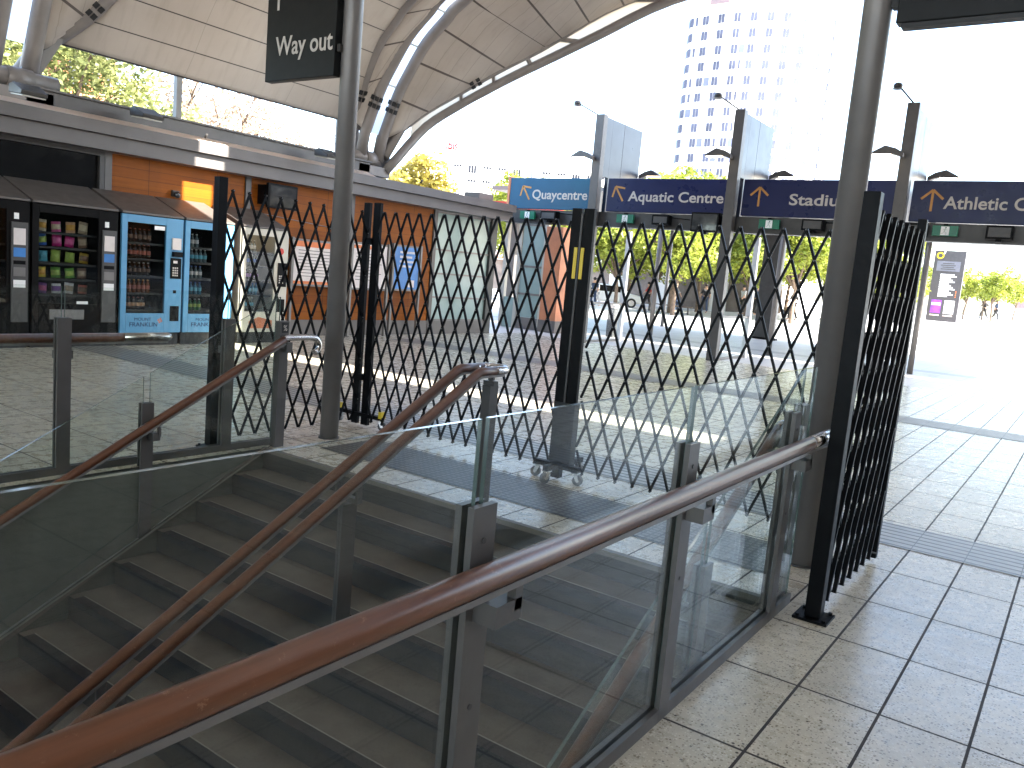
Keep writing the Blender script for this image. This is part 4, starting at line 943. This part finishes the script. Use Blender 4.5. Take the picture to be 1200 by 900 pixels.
# entrance screen by the end of the building
es = thing('entrance_screen', 'pale framed glass doors beyond the end of the left building', 'door', (-13.8, 20, 0))
for x in (-14.55, -14.05, -13.15):
    b = MB(); b.box((x - .06, 19.95, .0), (x + .06, 20.08, 3.05)); b.build('jamb', M['cream'], es)
for i, (za, zb_) in enumerate(((.35, 1.0), (1.06, 1.8), (1.86, 3.0))):
    b = MB(); b.box((-13.98, 20.0, za), (-13.22, 20.02, zb_)); b.build('door_pane', M['frost'], es)
for z in (.0, 1.0, 1.8, 3.0): b = MB(); b.box((-13.985, 19.98, z), (-13.215, 20.05, z + .06 if z > 0 else .345)); b.build('transom', M['steel_lt'], es)
b = MB(); b.box((-14.6, 19.96, 3.062), (-13.1, 20.07, 3.2)); b.build('head', M['steel_lt'], es)
b = MB(); b.box((-14.485, 19.97, .0), (-14.115, 20.06, .9)); b.build('kick_panel', M['frost'], es)
t = thing('brick_pillar', 'orange timber-clad pillar left of the gate post with yellow strips', 'pillar', (-12.8, 20, 0))
b = MB(); b.box((-13.05, 19.8, .0), (-12.5, 20.3, 3.0)); b.build('cladding', M['terracotta'], t); b = MB(); b.box((-13.07, 19.78, .0), (-12.48, 20.32, .35)); b.build('plinth', M['fascia'], t)
t = thing('pylon_board', 'tall plain dark board standing in the plaza behind the Stadium sign', 'sign', (-9.85, 30, 0))
b = MB(); b.box((-10.2, 29.9, .0), (-9.45, 30.1, 4.4)); b.build('board', M['dark_steel'], t, bevel=.01); b = MB(); b.box((-10.28, 29.85, .0), (-9.37, 30.15, .08)); b.build('base', M['black'], t)
t = thing('bollard', 'short dark bollard with a light band near the first blade column', 'bollard', (-11.5, 21.4, 0))
b = MB(); b.box((-11.62, 21.25, .0), (-11.40, 21.5, .85)); b.build('body', M['dark_steel'], t, bevel=.01); b = MB(); b.box((-11.63, 21.24, .851), (-11.39, 21.51, .95)); b.build('cap', M['ledge'], t)

# ------------------------------------------------------------------ information pylon in the plaza
ky = 59.4; kz = gz(-8.2, ky)
t = thing('information_pylon', 'leaning grey information pylon with a yellow ring logo out in the sunny plaza', 'sign', (-8.2, ky, kz))
b = MB(); b.box((-9.0, ky - .15, kz), (-7.4, ky + .15, kz + .28)); b.build('plinth', M['white'], t)
zb0, zt0 = kz + .281, 5.45
b = MB(); b.prism([(-9.05, zb0), (-7.26, zb0), (-7.26, zt0), (-9.05, zt0)], 'y', ky - .12, ky + .12); b.build('body', paint('pylon_grey', (.055, .05, .055), .4), t, bevel=.02)
yf = ky - .121
b = MB()
for k in range(24):
    a0, a1 = k * 2 * math.pi / 24, (k + 1) * 2 * math.pi / 24; cx, cz = -8.72, 5.12
    b.prism([(cx + .22 * math.cos(a0), cz + .22 * math.sin(a0)), (cx + .22 * math.cos(a1), cz + .22 * math.sin(a1)), (cx + .13 * math.cos(a1), cz + .13 * math.sin(a1)), (cx + .13 * math.cos(a0), cz + .13 * math.sin(a0))], 'y', yf - .01, yf)
b.build('ring_logo', M['yellow'], t)
b = MB(); b.prism([(-8.56, 5.22), (-8.48, 5.22), (-8.42, 5.42), (-8.50, 5.42)], 'y', yf - .012, yf); b.build('logo_tick', M['white'], t)
b = MB(); b.box((-8.85, yf - .01, 4.15), (-7.50, yf, 4.78)); p = b.build('header_panel', paint('slate_panel', (.13, .13, .16), .4), t)
b = MB()
for i in range(4): b.box((-8.6 + .1 * (i % 2), yf - .014, 4.25 + .12 * i), (-7.75 - .1 * (i % 2), yf - .0105, 4.30 + .12 * i))
b.build('pale_line', M['vgrey'], p)
b = MB()
for i in range(13): b.box((-8.55, yf - .01, 2.52 + .115 * i), (-8.55 + .55 + .45 * ((i * 5) % 7) / 7, yf, 2.585 + .115 * i))
b.build('pale_line', M['white'], t)
for i in range(4): b = MB(); b.box((-7.55, yf - .01, 2.5 + .115 * i), (-7.50, yf, 2.57 + .115 * i)); b.build('marker', M['orange'], t)
b = MB(); b.box((-8.85, yf - .01, 1.45), (-8.25, yf, 2.30)); p = b.build('screen', M['purple'], t); b = MB(); b.box((-8.82, yf - .014, 1.95), (-8.28, yf - .0105, 2.12)); b.build('picture', M['pink2'] if 'pink2' in M else M['c_pale'], p)
b = MB(); b.box((-8.08, yf - .01, 1.45), (-7.50, yf, 2.30)); b.build('screen', M['white'], t)
for x in (-8.85, -8.08): b = MB(); b.box((x, yf - .01, 1.28), (x + .55, yf, 1.36)); b.build('caption_bar', M['ledge'], t)

# ------------------------------------------------------------------ trees
def leaf_cloud(b, lobes, n, size, rg):
    tot = sum(l[3] ** 2 for l in lobes)
    for (cx, cy, cz, r) in lobes:
        for _ in range(int(n * r * r / tot)):
            while True:
                v = Vector((rg.uniform(-1, 1), rg.uniform(-1, 1), rg.uniform(-1, 1)))
                if .25 < v.length < 1: break
            v = v * (1 - .25 * rg.random()); p = Vector((cx, cy, cz)) + Vector((v.x, v.y, v.z * .78)) * r
            a = Vector((rg.gauss(0, 1), rg.gauss(0, 1), rg.gauss(0, .6))).normalized(); c = a.cross(Vector((rg.gauss(0, 1), rg.gauss(0, 1), rg.gauss(0, 1)))).normalized(); s = size * rg.uniform(.6, 1.3)
            b.face([p - a * s, p + c * s * .45, p + a * s, p - c * s * .45])
def tree_proto(h, cr, trunk_h, leaf, n, size, seed, nl=9, sparse=False):
    rg = random.Random(seed); t = bpy.data.objects.new('plaza_tree', None); COL.objects.link(t)
    lobes = []; tips = []
    tb = MB(); tr = .035 * h / 2.2
    lean = Vector((rg.uniform(-.15, .15), rg.uniform(-.15, .15), 0))
    top = Vector((0, 0, trunk_h)) + lean
    tb.tube(spline([(0, 0, -.1), (lean.x * .3 + .03, lean.y * .3, trunk_h * .5), top], 4), [tr * 1.3 - tr * .5 * k / 8 for k in range(9)], 9)
    for k in range(nl):
        a = k * 2.4 + rg.uniform(-.4, .4); rr = cr * (.25 + .55 * rg.random()); z = trunk_h + (h - trunk_h) * (.18 + .68 * (k + .5) / nl)
        if k == nl - 1: rr *= .3
        tip = Vector((math.cos(a) * rr, math.sin(a) * rr, z)); tips.append(tip)
        mid = top.lerp(tip, .5) + Vector((0, 0, .12 * cr)); tb.tube(spline([top - Vector((0, 0, .15)), mid, tip], 3), [tr * .7 - tr * .55 * q / 6 for q in range(7)], 6)
        lobes.append((tip.x, tip.y, tip.z, cr * rg.uniform(.36, .52)))
        for q in range(3 if sparse else 2):
            w = tip + Vector((rg.gauss(0, 1), rg.gauss(0, 1), abs(rg.gauss(0, 1)) * .6)) * cr * .28; tb.tube([tip.lerp(mid, .3), tip.lerp(w, .6) + Vector((0, 0, .05)), w], [tr * .22, tr * .14, tr * .06], 5)
            lobes.append((w.x, w.y, w.z, cr * rg.uniform(.2, .3)))
    tb.build('trunk', M['bark'], t); lb = MB(); leaf_cloud(lb, lobes, n, size, rg); lb.build('crown', leaf, t, fix=False); return t
P1 = tree_proto(6.6, 3.1, 2.0, M['leaf1'], 11000, .15, 1, 12); P2 = tree_proto(6.2, 3.3, 1.9, M['leaf1'], 11500, .15, 2, 13); P3 = tree_proto(7.4, 3.3, 2.1, M['leaf1'], 12500, .16, 3, 14)
SMALL = tree_proto(4.1, 1.7, 1.5, M['leaf1'], 2600, .13, 4, 8)
def put(proto, x, y, label, rz, s, first, group='green trees in the plaza', name='plaza_tree'):
    o = proto if first else copy_tree(proto); o.location = (x, y, gz(x, y)); o.rotation_euler = (0, 0, rz); o.scale = (s, s, s); o.name = name; tag(o, label, 'tree', group)
used = set()
spots = [(P1, -25.5, 38.2, 1.0, 'bright green tree seen through the glass doors at the end of the building'), (P2, -22.0, 41.0, 1.0, 'bright green tree just right of the post with yellow strips'), (P3, -19.6, 43.0, 1.05, 'tallest bright tree, its top showing above the Aquatic Centre sign'), (P1, -18.3, 40.5, .9, 'bright tree with a leaning trunk left of the second blade column'),
         (P2, -15.6, 44.0, .95, 'bright tree right of the second blade column'), (P3, -12.8, 43.0, .88, 'bright tree right of the tall dark board'), (P1, -10.6, 46.5, .95, 'bright tree half hidden by the right steel column'), (P2, -10.4, 52.0, .64, 'bright tree seen through the end-on lattice gate'), (P2, -24.0, 50.0, 1.0, 'bright tree in the back row behind the post with yellow strips'), (P1, -30.0, 44.0, 1.05, 'bright tree behind the orange pillar'), (P3, -16.2, 53.0, .95, 'bright tree in the back row under the Aquatic Centre sign'), (P1, -12.6, 50.5, 1.0, 'bright tree in the back row just right of the tall dark board'), (P3, -20.5, 49.0, .95, 'bright tree in the back row between the two leaning trunks'), (P1, -28.0, 54.0, 1.1, 'bright tree in the back row behind the glass doors'), (P2, -22.5, 57.0, 1.15, 'bright tree furthest back, beyond the white car'), (P1, -18.2, 58.0, 1.15, 'bright tree furthest back, behind the second blade column'), (P3, -14.0, 58.0, 1.0, 'bright tree furthest back, behind the dark board')]
for i, (p, x, y, s, l) in enumerate(spots): put(p, x, y, l, i * 1.7, s, id(p) not in used); used.add(id(p))
for i, (x, y, s, l) in enumerate(((-11.0, 70, 1.0, 'small yellow green tree at the left of the information pylon'), (-9.0, 77, .95, 'small yellow green tree just right of the information pylon'), (-7.9, 80, .9, 'small pale tree between the two people and the pylon'), (-6.9, 76, 1.0, 'small yellow green tree near the right edge of the photo'), (-5.6, 79, .9, 'rightmost small tree in the photo'))): put(SMALL, x, y, l, i * 2.1, s, i == 0, 'small trees beyond the information pylon')
GL = tree_proto(8.6, 3.2, 2.6, M['leaf3'], 5200, .2, 8, 11); put(GL, -30.2, 33.5, 'golden tree above the fascia beside the roof footing', .4, .86, True, None, 'golden_tree')
BG = tree_proto(9.2, 3.6, 2.4, M['leaf2'], 17000, .12, 9, 16); put(BG, -28.2, 13.4, 'dense olive tree behind the left footing of the roof', 0, 1.0, True, 'trees behind the left building', 'broadleaf_tree')
put(BG, -31.5, 16.8, 'dense olive tree left of the eave post, half behind its neighbour', 2.2, .74, False, 'trees behind the left building', 'broadleaf_tree'); put(BG, -30.5, 9.5, 'dense olive tree furthest left above the fascia', 4.2, 1.0, False, 'trees behind the left building', 'broadleaf_tree')
SP = tree_proto(9.5, 4.0, 2.6, M['leaf4'], 5200, .10, 10, 22, True); put(SP, -31.0, 19.8, 'thin half-bare tree right of the eave post', 0, .95, True, 'half-bare trees behind the left building', 'sparse_tree')
put(SP, -31.5, 22.8, 'half-bare tree in the middle of the gap under the eave', 1.9, .9, False, 'half-bare trees behind the left building', 'sparse_tree'); put(SP, -33.0, 26.4, 'half-bare tree in the gap nearest the slim column', 3.9, .85, False, 'half-bare trees behind the left building', 'sparse_tree')

# ------------------------------------------------------------------ far buildings
def tower():
    cx, cy = -66.4, 176.2; t = thing('hotel_tower', 'tall pale curved hotel tower with rows of paired windows', 'building', (cx, cy, 0))
    ax = Vector((.955, .297, 0)); ay = Vector((-.297, .955, 0)); W = 32; D0 = 9.0; N = 24; bw = MB()
    def P(u, z, o=0.):
        th = (u - .5) * 2; x = th * W / 2; y = 5.0 * th * th + (max(0, abs(th) - .9) * 40); return Vector((cx, cy, 0)) + ax * x + ay * (y - 9 - o) + Vector((0, 0, z))
    Ht = 62.0
    b = MB()
    for i in range(N): b.face([P(i / N, 0), P((i + 1) / N, 0), P((i + 1) / N, Ht), P(i / N, Ht)], 0, None, True)
    back = [Vector((cx, cy, 0)) + ax * s * W / 2 + ay * 14 for s in (-1, 1)]
    b.face([P(1, 0), back[1], back[1] + Vector((0, 0, Ht)), P(1, Ht)]); b.face([back[0], P(0, 0), P(0, Ht), back[0] + Vector((0, 0, Ht))]); b.face([back[1], back[0], back[0] + Vector((0, 0, Ht)), back[1] + Vector((0, 0, Ht))])
    b.face([P(i / N, Ht) for i in range(N + 1)] + [back[1] + Vector((0, 0, Ht)), back[0] + Vector((0, 0, Ht))]); b.build('wall', M['tower_wall'], t, fix=False)
    for i in range(6):
        b = MB(); b.face([P((i * 4 + .1) / N, 60.0, .12), P((i * 4 + 3) / N, 60.0, .12), P((i * 4 + 3) / N, 61.3, .12), P((i * 4 + .1) / N, 61.3, .12)]); b.build('louvre', M['louvre'], t, fix=False, solid=.1)
    rg = random.Random(5); low = MB()
    for fl in range(17):
        z = 6.5 + fl * 3.1
        u = .03
        while u < .95:
            k = rg.random(); b = low if fl < 7 else MB()
            def win(u0, u1, mi, h=1.75): b.face([P(u0, z, .10), P(u1, z, .10), P(u1, z + h, .10), P(u0, z + h, .10)], mi)
            win(u, u + .018, 0); win(u + .022, u + .040, 0)
            if k < .18: win(u + .055, u + .07, 0)
            elif k > .84: win(u + .050, u + .085, 1, 1.7)
            u += .102
            if fl >= 7: b.build('window', [M['tower_win'], M['tower_win2']], t, fix=False, solid=.08)
        b2 = MB()
        for i in range(N): b2.face([P(i / N, z - .55, .10), P((i + 1) / N, z - .55, .10), P((i + 1) / N, z - .42, .10), P(i / N, z - .42, .10)])
        b2.build('floor_line', M['tower_wall'], t, fix=False, solid=.08)
    tag(low.build('window', [M['tower_win'], M['tower_win2']], t, fix=False, solid=.08), kind='stuff')
tower()
def low_hotel():
    A = Vector((-132, 139, 0)); B = Vector((-88, 170, 0)); d = (B - A).normalized(); n = Vector((d.y, -d.x, 0)); L = (B - A).length
    t = thing('hotel_block', 'long low pale hotel with small dark windows above the left fascia', 'building', A)
    def Q(s, o, z): return A + d * s + n * o + Vector((0, 0, z))
    b = MB()
    def bx(s0, s1, o0, o1, z0, z1, bb=b, mi=0):
        vs = [Q(s, o, z) for z in (z0, z1) for s, o in ((s0, o0), (s1, o0), (s1, o1), (s0, o1))]; bb.raw(vs, [(0, 3, 2, 1), (4, 5, 6, 7), (0, 1, 5, 4), (1, 2, 6, 5), (2, 3, 7, 6), (3, 0, 4, 7)], mi)
    bx(0, L, -14, 0, 0, 27.0); b.build('wall', M['tower_wall'], t)
    b = MB(); bx(8, 22, -10, -.4, 27.0, 28.4, b); b.build('roof_plant', M['tower_wall'], t)
    rg = random.Random(3); low = MB()
    for fl in range(7):
        z = 4.6 + fl * 3.1; s = 1.5
        while s < L - 2:
            k = rg.random(); h = .55 if k < .6 else 1.7; b = low if fl < 4 else MB()
            for q in range(3): bx(s + q * .62, s + q * .62 + .5, .01, .08, z + 1.6 - h, z + 1.6, b, 0 if k < .85 else 1)
            if fl >= 4: b.build('window', [M['hotel_win'], M['tower_win']], t)
            s += 3.35
    tag(low.build('window', [M['tower_win'], M['tower_win2']], t), kind='stuff')
    b = MB(); s0 = 9.5
    text('ibis', 'lettering', M['sign_red'], t, Q(s0, .05, 27.9), d, (0, 0, 1), 2.6, 1.9, .1, .03); text('styles', 'lettering', paint('pale_red_letter', (.28, .16, .17), .5), t, Q(s0 + 3.2, .05, 27.9), d, (0, 0, 1), 3.0, 1.0, .1)
    b = MB(); bx(s0 - .3, s0 + 6.5, -.3, .03, 27.05, 27.4, b); b.build('sign_frame', M['tower_wall'], t)
low_hotel()
t = thing('brick_block', 'orange brick block with dark windows far behind the left eave post', 'building', (-55, 28, 0))
b = MB(); b.box((-60, 26.2, 0), (-54, 29.6, 13.6)); b.build('wall', M['brick'], t)
for y in (26.6, 27.35, 28.1, 28.85):
    b = MB(); b.box((-54.03, y, 10.8), (-53.97, y + .4, 13.2)); b.build('window', M['tower_win'], t)
t = thing('shade_canopy', 'unseen thin canopy added behind the destination signs to shade the forecourt', 'canopy', (-6, 26, 0))  # added canopy, hidden by the signs, shades the paving behind them
b = MB(); b.box((-16.5, 21.6, 4.22), (3.2, 31.2, 4.34)); b.build('canopy_deck', M['steel_lt'], t)
for x in (-14.2, -10.65, -7.09, -3.55, 1.5):
    for y in ((22.2, 30.6) if x < -14 else (22.2,)): b = MB(); b.tube([(x, y, 0), (x, y, 4.219)], .07, 12); b.build('post', M['steel_lt'], t)
t = thing('shade_block', 'unseen tall block added right of the station to shade the sign gantry', 'building', (30, 17, 0))  # unseen block added to keep sun off the blade columns
b = MB(); b.box((22, 13.0, 0), (38, 21.15, 34)); b.build('wall', M['tower_wall'], t)
for fl in range(9): b = MB(); b.box((21.95, 13.8, 2 + fl * 3.4), (22.01, 20.4, 3.7 + fl * 3.4)); b.build('window_band', M['tower_win'], t)
t = thing('shop_terrace', 'low pale shops with dark openings behind the plaza trees', 'building', (-32, 62, 0))
b = MB(); b.box((-60, 60, 0), (-19, 68, 6.5)); b.build('wall', M['white'], t)
for k in range(9):
    x = -58 + k * 4.4; b = MB(); b.box((x, 59.95, .1), (x + 3.0, 60.02, 2.7)); b.build('shop_opening', M['shop_dark'], t); b = MB(); b.box((x - .2, 58.8, 2.85), (x + 3.2, 59.99, 2.95)); b.build('awning', M['cream'] if k % 3 else M['terracotta'], t)
t = thing('far_terrace', 'low pale roofline far off at the right edge behind the small trees', 'building', (5, 190, 0))
b = MB(); b.box((-16, 185, 0), (40, 200, 6.2)); b.build('wall', M['tower_wall'], t)
for k in range(7): b = MB(); b.box((-13 + k * 7, 184.9, 3.4), (-9.5 + k * 7, 185.05, 4.8)); b.build('window', M['louvre'], t)
t = thing('roof_box', 'small dark plant box on the red roof behind the Quaycentre sign', 'plant box', (-15.4, 19.5, 3.7))
b = MB(); b.box((-15.75, 19.3, 3.62), (-15.2, 20.0, 3.86)); b.build('casing', M['dark_steel'], t)
t = thing('red_canopy', 'orange red canopy edge just left of the Quaycentre sign', 'canopy', (-14.5, 20.4, 3.5))
b = MB(); b.box((-16.8, 19.1, 3.42), (-13.5, 21.6, 3.60)); b.build('fascia', M['red'], t); b = MB(); b.box((-15.3, 21.2, 0), (-15.1, 21.4, 3.419)); b.build('post', M['steel_lt'], t)

# ------------------------------------------------------------------ people, bench, car in the plaza
def skin_mesh(name, verts, edges, radii, mat, parent, root=0):
    me = bpy.data.meshes.new(name); me.from_pydata(verts, edges, []); o = bpy.data.objects.new(name, me); COL.objects.link(o)
    m = o.modifiers.new('s', 'SKIN'); m.use_smooth_shade = True; o.modifiers.new('d', 'SUBSURF').levels = 1
    for i, r in enumerate(radii): me.skin_vertices[0].data[i].radius = (r, r)
    me.skin_vertices[0].data[root].use_root = True
    dg = bpy.context.evaluated_depsgraph_get(); m2 = bpy.data.meshes.new_from_object(o.evaluated_get(dg)); bpy.data.objects.remove(o)
    m2.name = name; m2.materials.clear(); m2.materials.append(mat); q = bpy.data.objects.new(name, m2); COL.objects.link(q); q.parent = parent; return q
def person(x, y, rz, shirt, trous, label, stride=.22, arm=.2, s=1.):
    t = thing('person', label, 'person', (x, y, gz(x, y)), 'people walking in the plaza'); t.rotation_euler = (0, 0, rz); t.scale = (s, s, s)
    f = stride
    V = [(0, 0, .95), (0, 0, 1.2), (0, 0, 1.42), (0, .01, 1.52), (0, .02, 1.60), (0, .03, 1.70),
         (-.18, 0, 1.42), (-.23, arm, 1.15), (-.22, arm + .18, .93), (.18, 0, 1.42), (.23, -arm, 1.15), (.22, -arm + .05, .90),
         (-.10, 0, .90), (-.10, f * .9, .50), (-.10, f, .08), (-.10, f + .16, .03), (.10, 0, .90), (.10, -f * .5, .50), (.10, -f * 1.4, .12), (.10, -f * 1.4 + .15, .04)]
    E = [(0, 1), (1, 2), (2, 3), (3, 4), (4, 5), (2, 6), (6, 7), (7, 8), (2, 9), (9, 10), (10, 11), (0, 12), (12, 13), (13, 14), (14, 15), (0, 16), (16, 17), (17, 18), (18, 19)]
    rad = [.125, .12, .13, .055, .095, .08, .06, .045, .035, .06, .045, .035, .085, .06, .042, .035, .085, .06, .042, .035]
    skin_mesh('body', V, E, rad, M['skin'], t)
    skin_mesh('shirt', V[:3] + V[6:8] + V[9:11], [(0, 1), (1, 2), (2, 3), (3, 4), (2, 5), (5, 6)], [.15, .145, .15, .075, .06, .075, .06], shirt, t)
    skin_mesh('trousers', [V[0], V[12], V[13], V[14], V[16], V[17], V[18]], [(0, 1), (1, 2), (2, 3), (0, 4), (4, 5), (5, 6)], [.145, .10, .075, .056, .10, .075, .056], trous, t)
    b = MB(); o0 = t.location; b.ball((o0.x, o0.y + .0, o0.z + 1.70), .108, 0, 12, 8, (.95, 1.05, .95)); b.build('hair', M['hair'], t)
person(-7.85, 80.5, 1.2, M['c_black'], M['c_black'], 'person in dark clothes walking just right of the information pylon', .25)
person(-6.95, 80.0, -1.2, M['c_navy'], M['c_black'], 'person in navy walking second from the pylon towards the right', .25)
person(-24.6, 43.0, .6, M['c_navy'], M['c_navy'], 'person in navy between the post with yellow strips and the leaning tree trunk')
person(-24.2, 49.5, 2.0, M['c_red'], M['c_black'], 'person in a red top under the trees left of the second blade column'); person(-22.6, 50.2, -2.0, M['c_pale'], M['c_navy'], 'person in a pale top beside the one in red')
for i, (x, y, rz, sh, tr, l) in enumerate((
    (-19.4, 47.5, .8, 'c_black', 'c_navy', 'person in black top and navy trousers behind the leaning tree trunk'), (-21.2, 46.8, -2.2, 'c_red', 'c_navy', 'person in red top and navy trousers near the left bench'),
    (-17.6, 49.0, 2.6, 'c_pale', 'c_black', 'person in pale top and black trousers left of the second blade column'), (-16.9, 49.3, -.6, 'c_navy', 'c_black', 'person in navy top and black trousers beside the pale one'),
    (-13.9, 46.8, 1.4, 'c_black', 'c_black', 'person all in black between second blade column and dark board'), (-25.6, 45.2, 2.2, 'c_pale', 'c_pale', 'person all in pale clothes near the white car'))):
    person(x, y, rz, M[sh], M[tr], l, .12 + .04 * (i % 3), .12)
def bench(x, y, rz, label):
    t = thing('park_bench', label, 'bench', (x, y, gz(x, y)), 'benches under the plaza trees'); t.rotation_euler = (0, 0, rz); z = gz(x, y)
    b = MB()
    for k in range(4): b.box((x - .9, y - .22 + k * .12, z + .42), (x + .9, y - .12 + k * .12, z + .46))
    b.build('seat', M['bark'], t)
    for sx in (-.7, .7): b = MB(); b.box((x + sx - .04, y - .2, z), (x + sx + .04, y + .2, z + .419)); b.build('leg', M['dark_steel'], t)
bench(-18.9, 42.2, .3, 'dark bench under the leaning tree'); bench(-20.8, 44.5, .1, 'dark bench left of the leaning tree')
def car(x, y, rz, mat, label):
    t = thing('parked_car', label, 'car', (x, y, gz(x, y)), 'cars parked beyond the trees'); z = gz(x, y)
    b = MB(); b.prism([(x - 2.1, z + .3), (x + 2.1, z + .3), (x + 2.15, z + .75), (x + 1.2, z + .92), (x + .55, z + 1.42), (x - 1.2, z + 1.45), (x - 1.9, z + .98), (x - 2.15, z + .9)], 'y', y - .85, y + .85); b.build('body', mat, t, bevel=.08)
    for s in (-1, 1): b = MB(); b.prism([(x + 1.0, z + .95), (x + .5, z + 1.34), (x - 1.1, z + 1.37), (x - 1.6, z + .98)], 'y', y + s * .852, y + s * .858); b.build('window', M['dark_glass'], t)
    for sx in (-1.3, 1.3):
        for s in (-1, 1):
            b = MB(); b.tube([(x + sx, y + s * .70, z + .32), (x + sx, y + s * .87, z + .32)], .32, 20); w = b.build('wheel', M['black_matt'], t); b = MB(); b.tube([(x + sx, y + s * .871, z + .32), (x + sx, y + s * .88, z + .32)], .2, 14); b.build('rim', M['ss'], w)
    t.rotation_euler = (0, 0, rz)
car(-26.6, 49.0, .5, M['white'], 'white car parked behind the post with yellow strips'); car(-29.5, 52.5, .5, M['cream'], 'pale car parked further back beside the white one')

# ------------------------------------------------------------------ camera, light, sky
cam = bpy.data.cameras.new('camera'); co = bpy.data.objects.new('camera', cam); COL.objects.link(co)
cam.sensor_width = 36; cam.lens = 960.68 / 1200 * 36; cam.clip_end = 3000; cam.clip_start = .05
yaw, pitch, roll = R(34.846), R(7.673), R(5.043)
f0 = Vector((-math.sin(yaw), math.cos(yaw), 0)); r0 = Vector((math.cos(yaw), math.sin(yaw), 0)); u0 = Vector((0, 0, 1))
f1 = f0 * math.cos(pitch) - u0 * math.sin(pitch); u1 = u0 * math.cos(pitch) + f0 * math.sin(pitch)
r2 = r0 * math.cos(roll) + u1 * math.sin(roll); u2 = u1 * math.cos(roll) - r0 * math.sin(roll)
mw = Matrix((r2, u2, -f1)).transposed().to_4x4(); mw.translation = (0, 0, 1.6); co.matrix_world = mw
sc.camera = co
ELEV = R(38)
sl = bpy.data.lights.new('sun', 'SUN'); so = bpy.data.objects.new('sun', sl); COL.objects.link(so)
sl.energy = 4.5; sl.angle = R(.5); sl.color = (1, .95, .86)
so.rotation_euler = Vector((-math.cos(ELEV), 0, -math.sin(ELEV))).to_track_quat('-Z', 'Y').to_euler(); so.location = (60, 8, 50)
w = bpy.data.worlds.new('World'); sc.world = w; w.use_nodes = True
nt = w.node_tree; bg = nt.nodes['Background']; sky = nt.nodes.new('ShaderNodeTexSky'); sky.sky_type = 'NISHITA'; sky.sun_disc = False
sky.sun_elevation = ELEV; sky.sun_rotation = R(90); sky.air_density = 1.0; sky.dust_density = 2.0; sky.ozone_density = 1.0
nt.links.new(sky.outputs[0], bg.inputs[0]); bg.inputs[1].default_value = .15
sc.view_settings.view_transform = 'Standard'; sc.view_settings.look = 'None'; sc.view_settings.gamma = 1; sc.view_settings.use_curve_mapping = False
sc.view_settings.exposure = 3.15
sc.cycles.max_bounces = 10; sc.cycles.transparent_max_bounces = 24; sc.cycles.diffuse_bounces = 5; sc.cycles.glossy_bounces = 5
sc.cycles.sample_clamp_indirect = 8
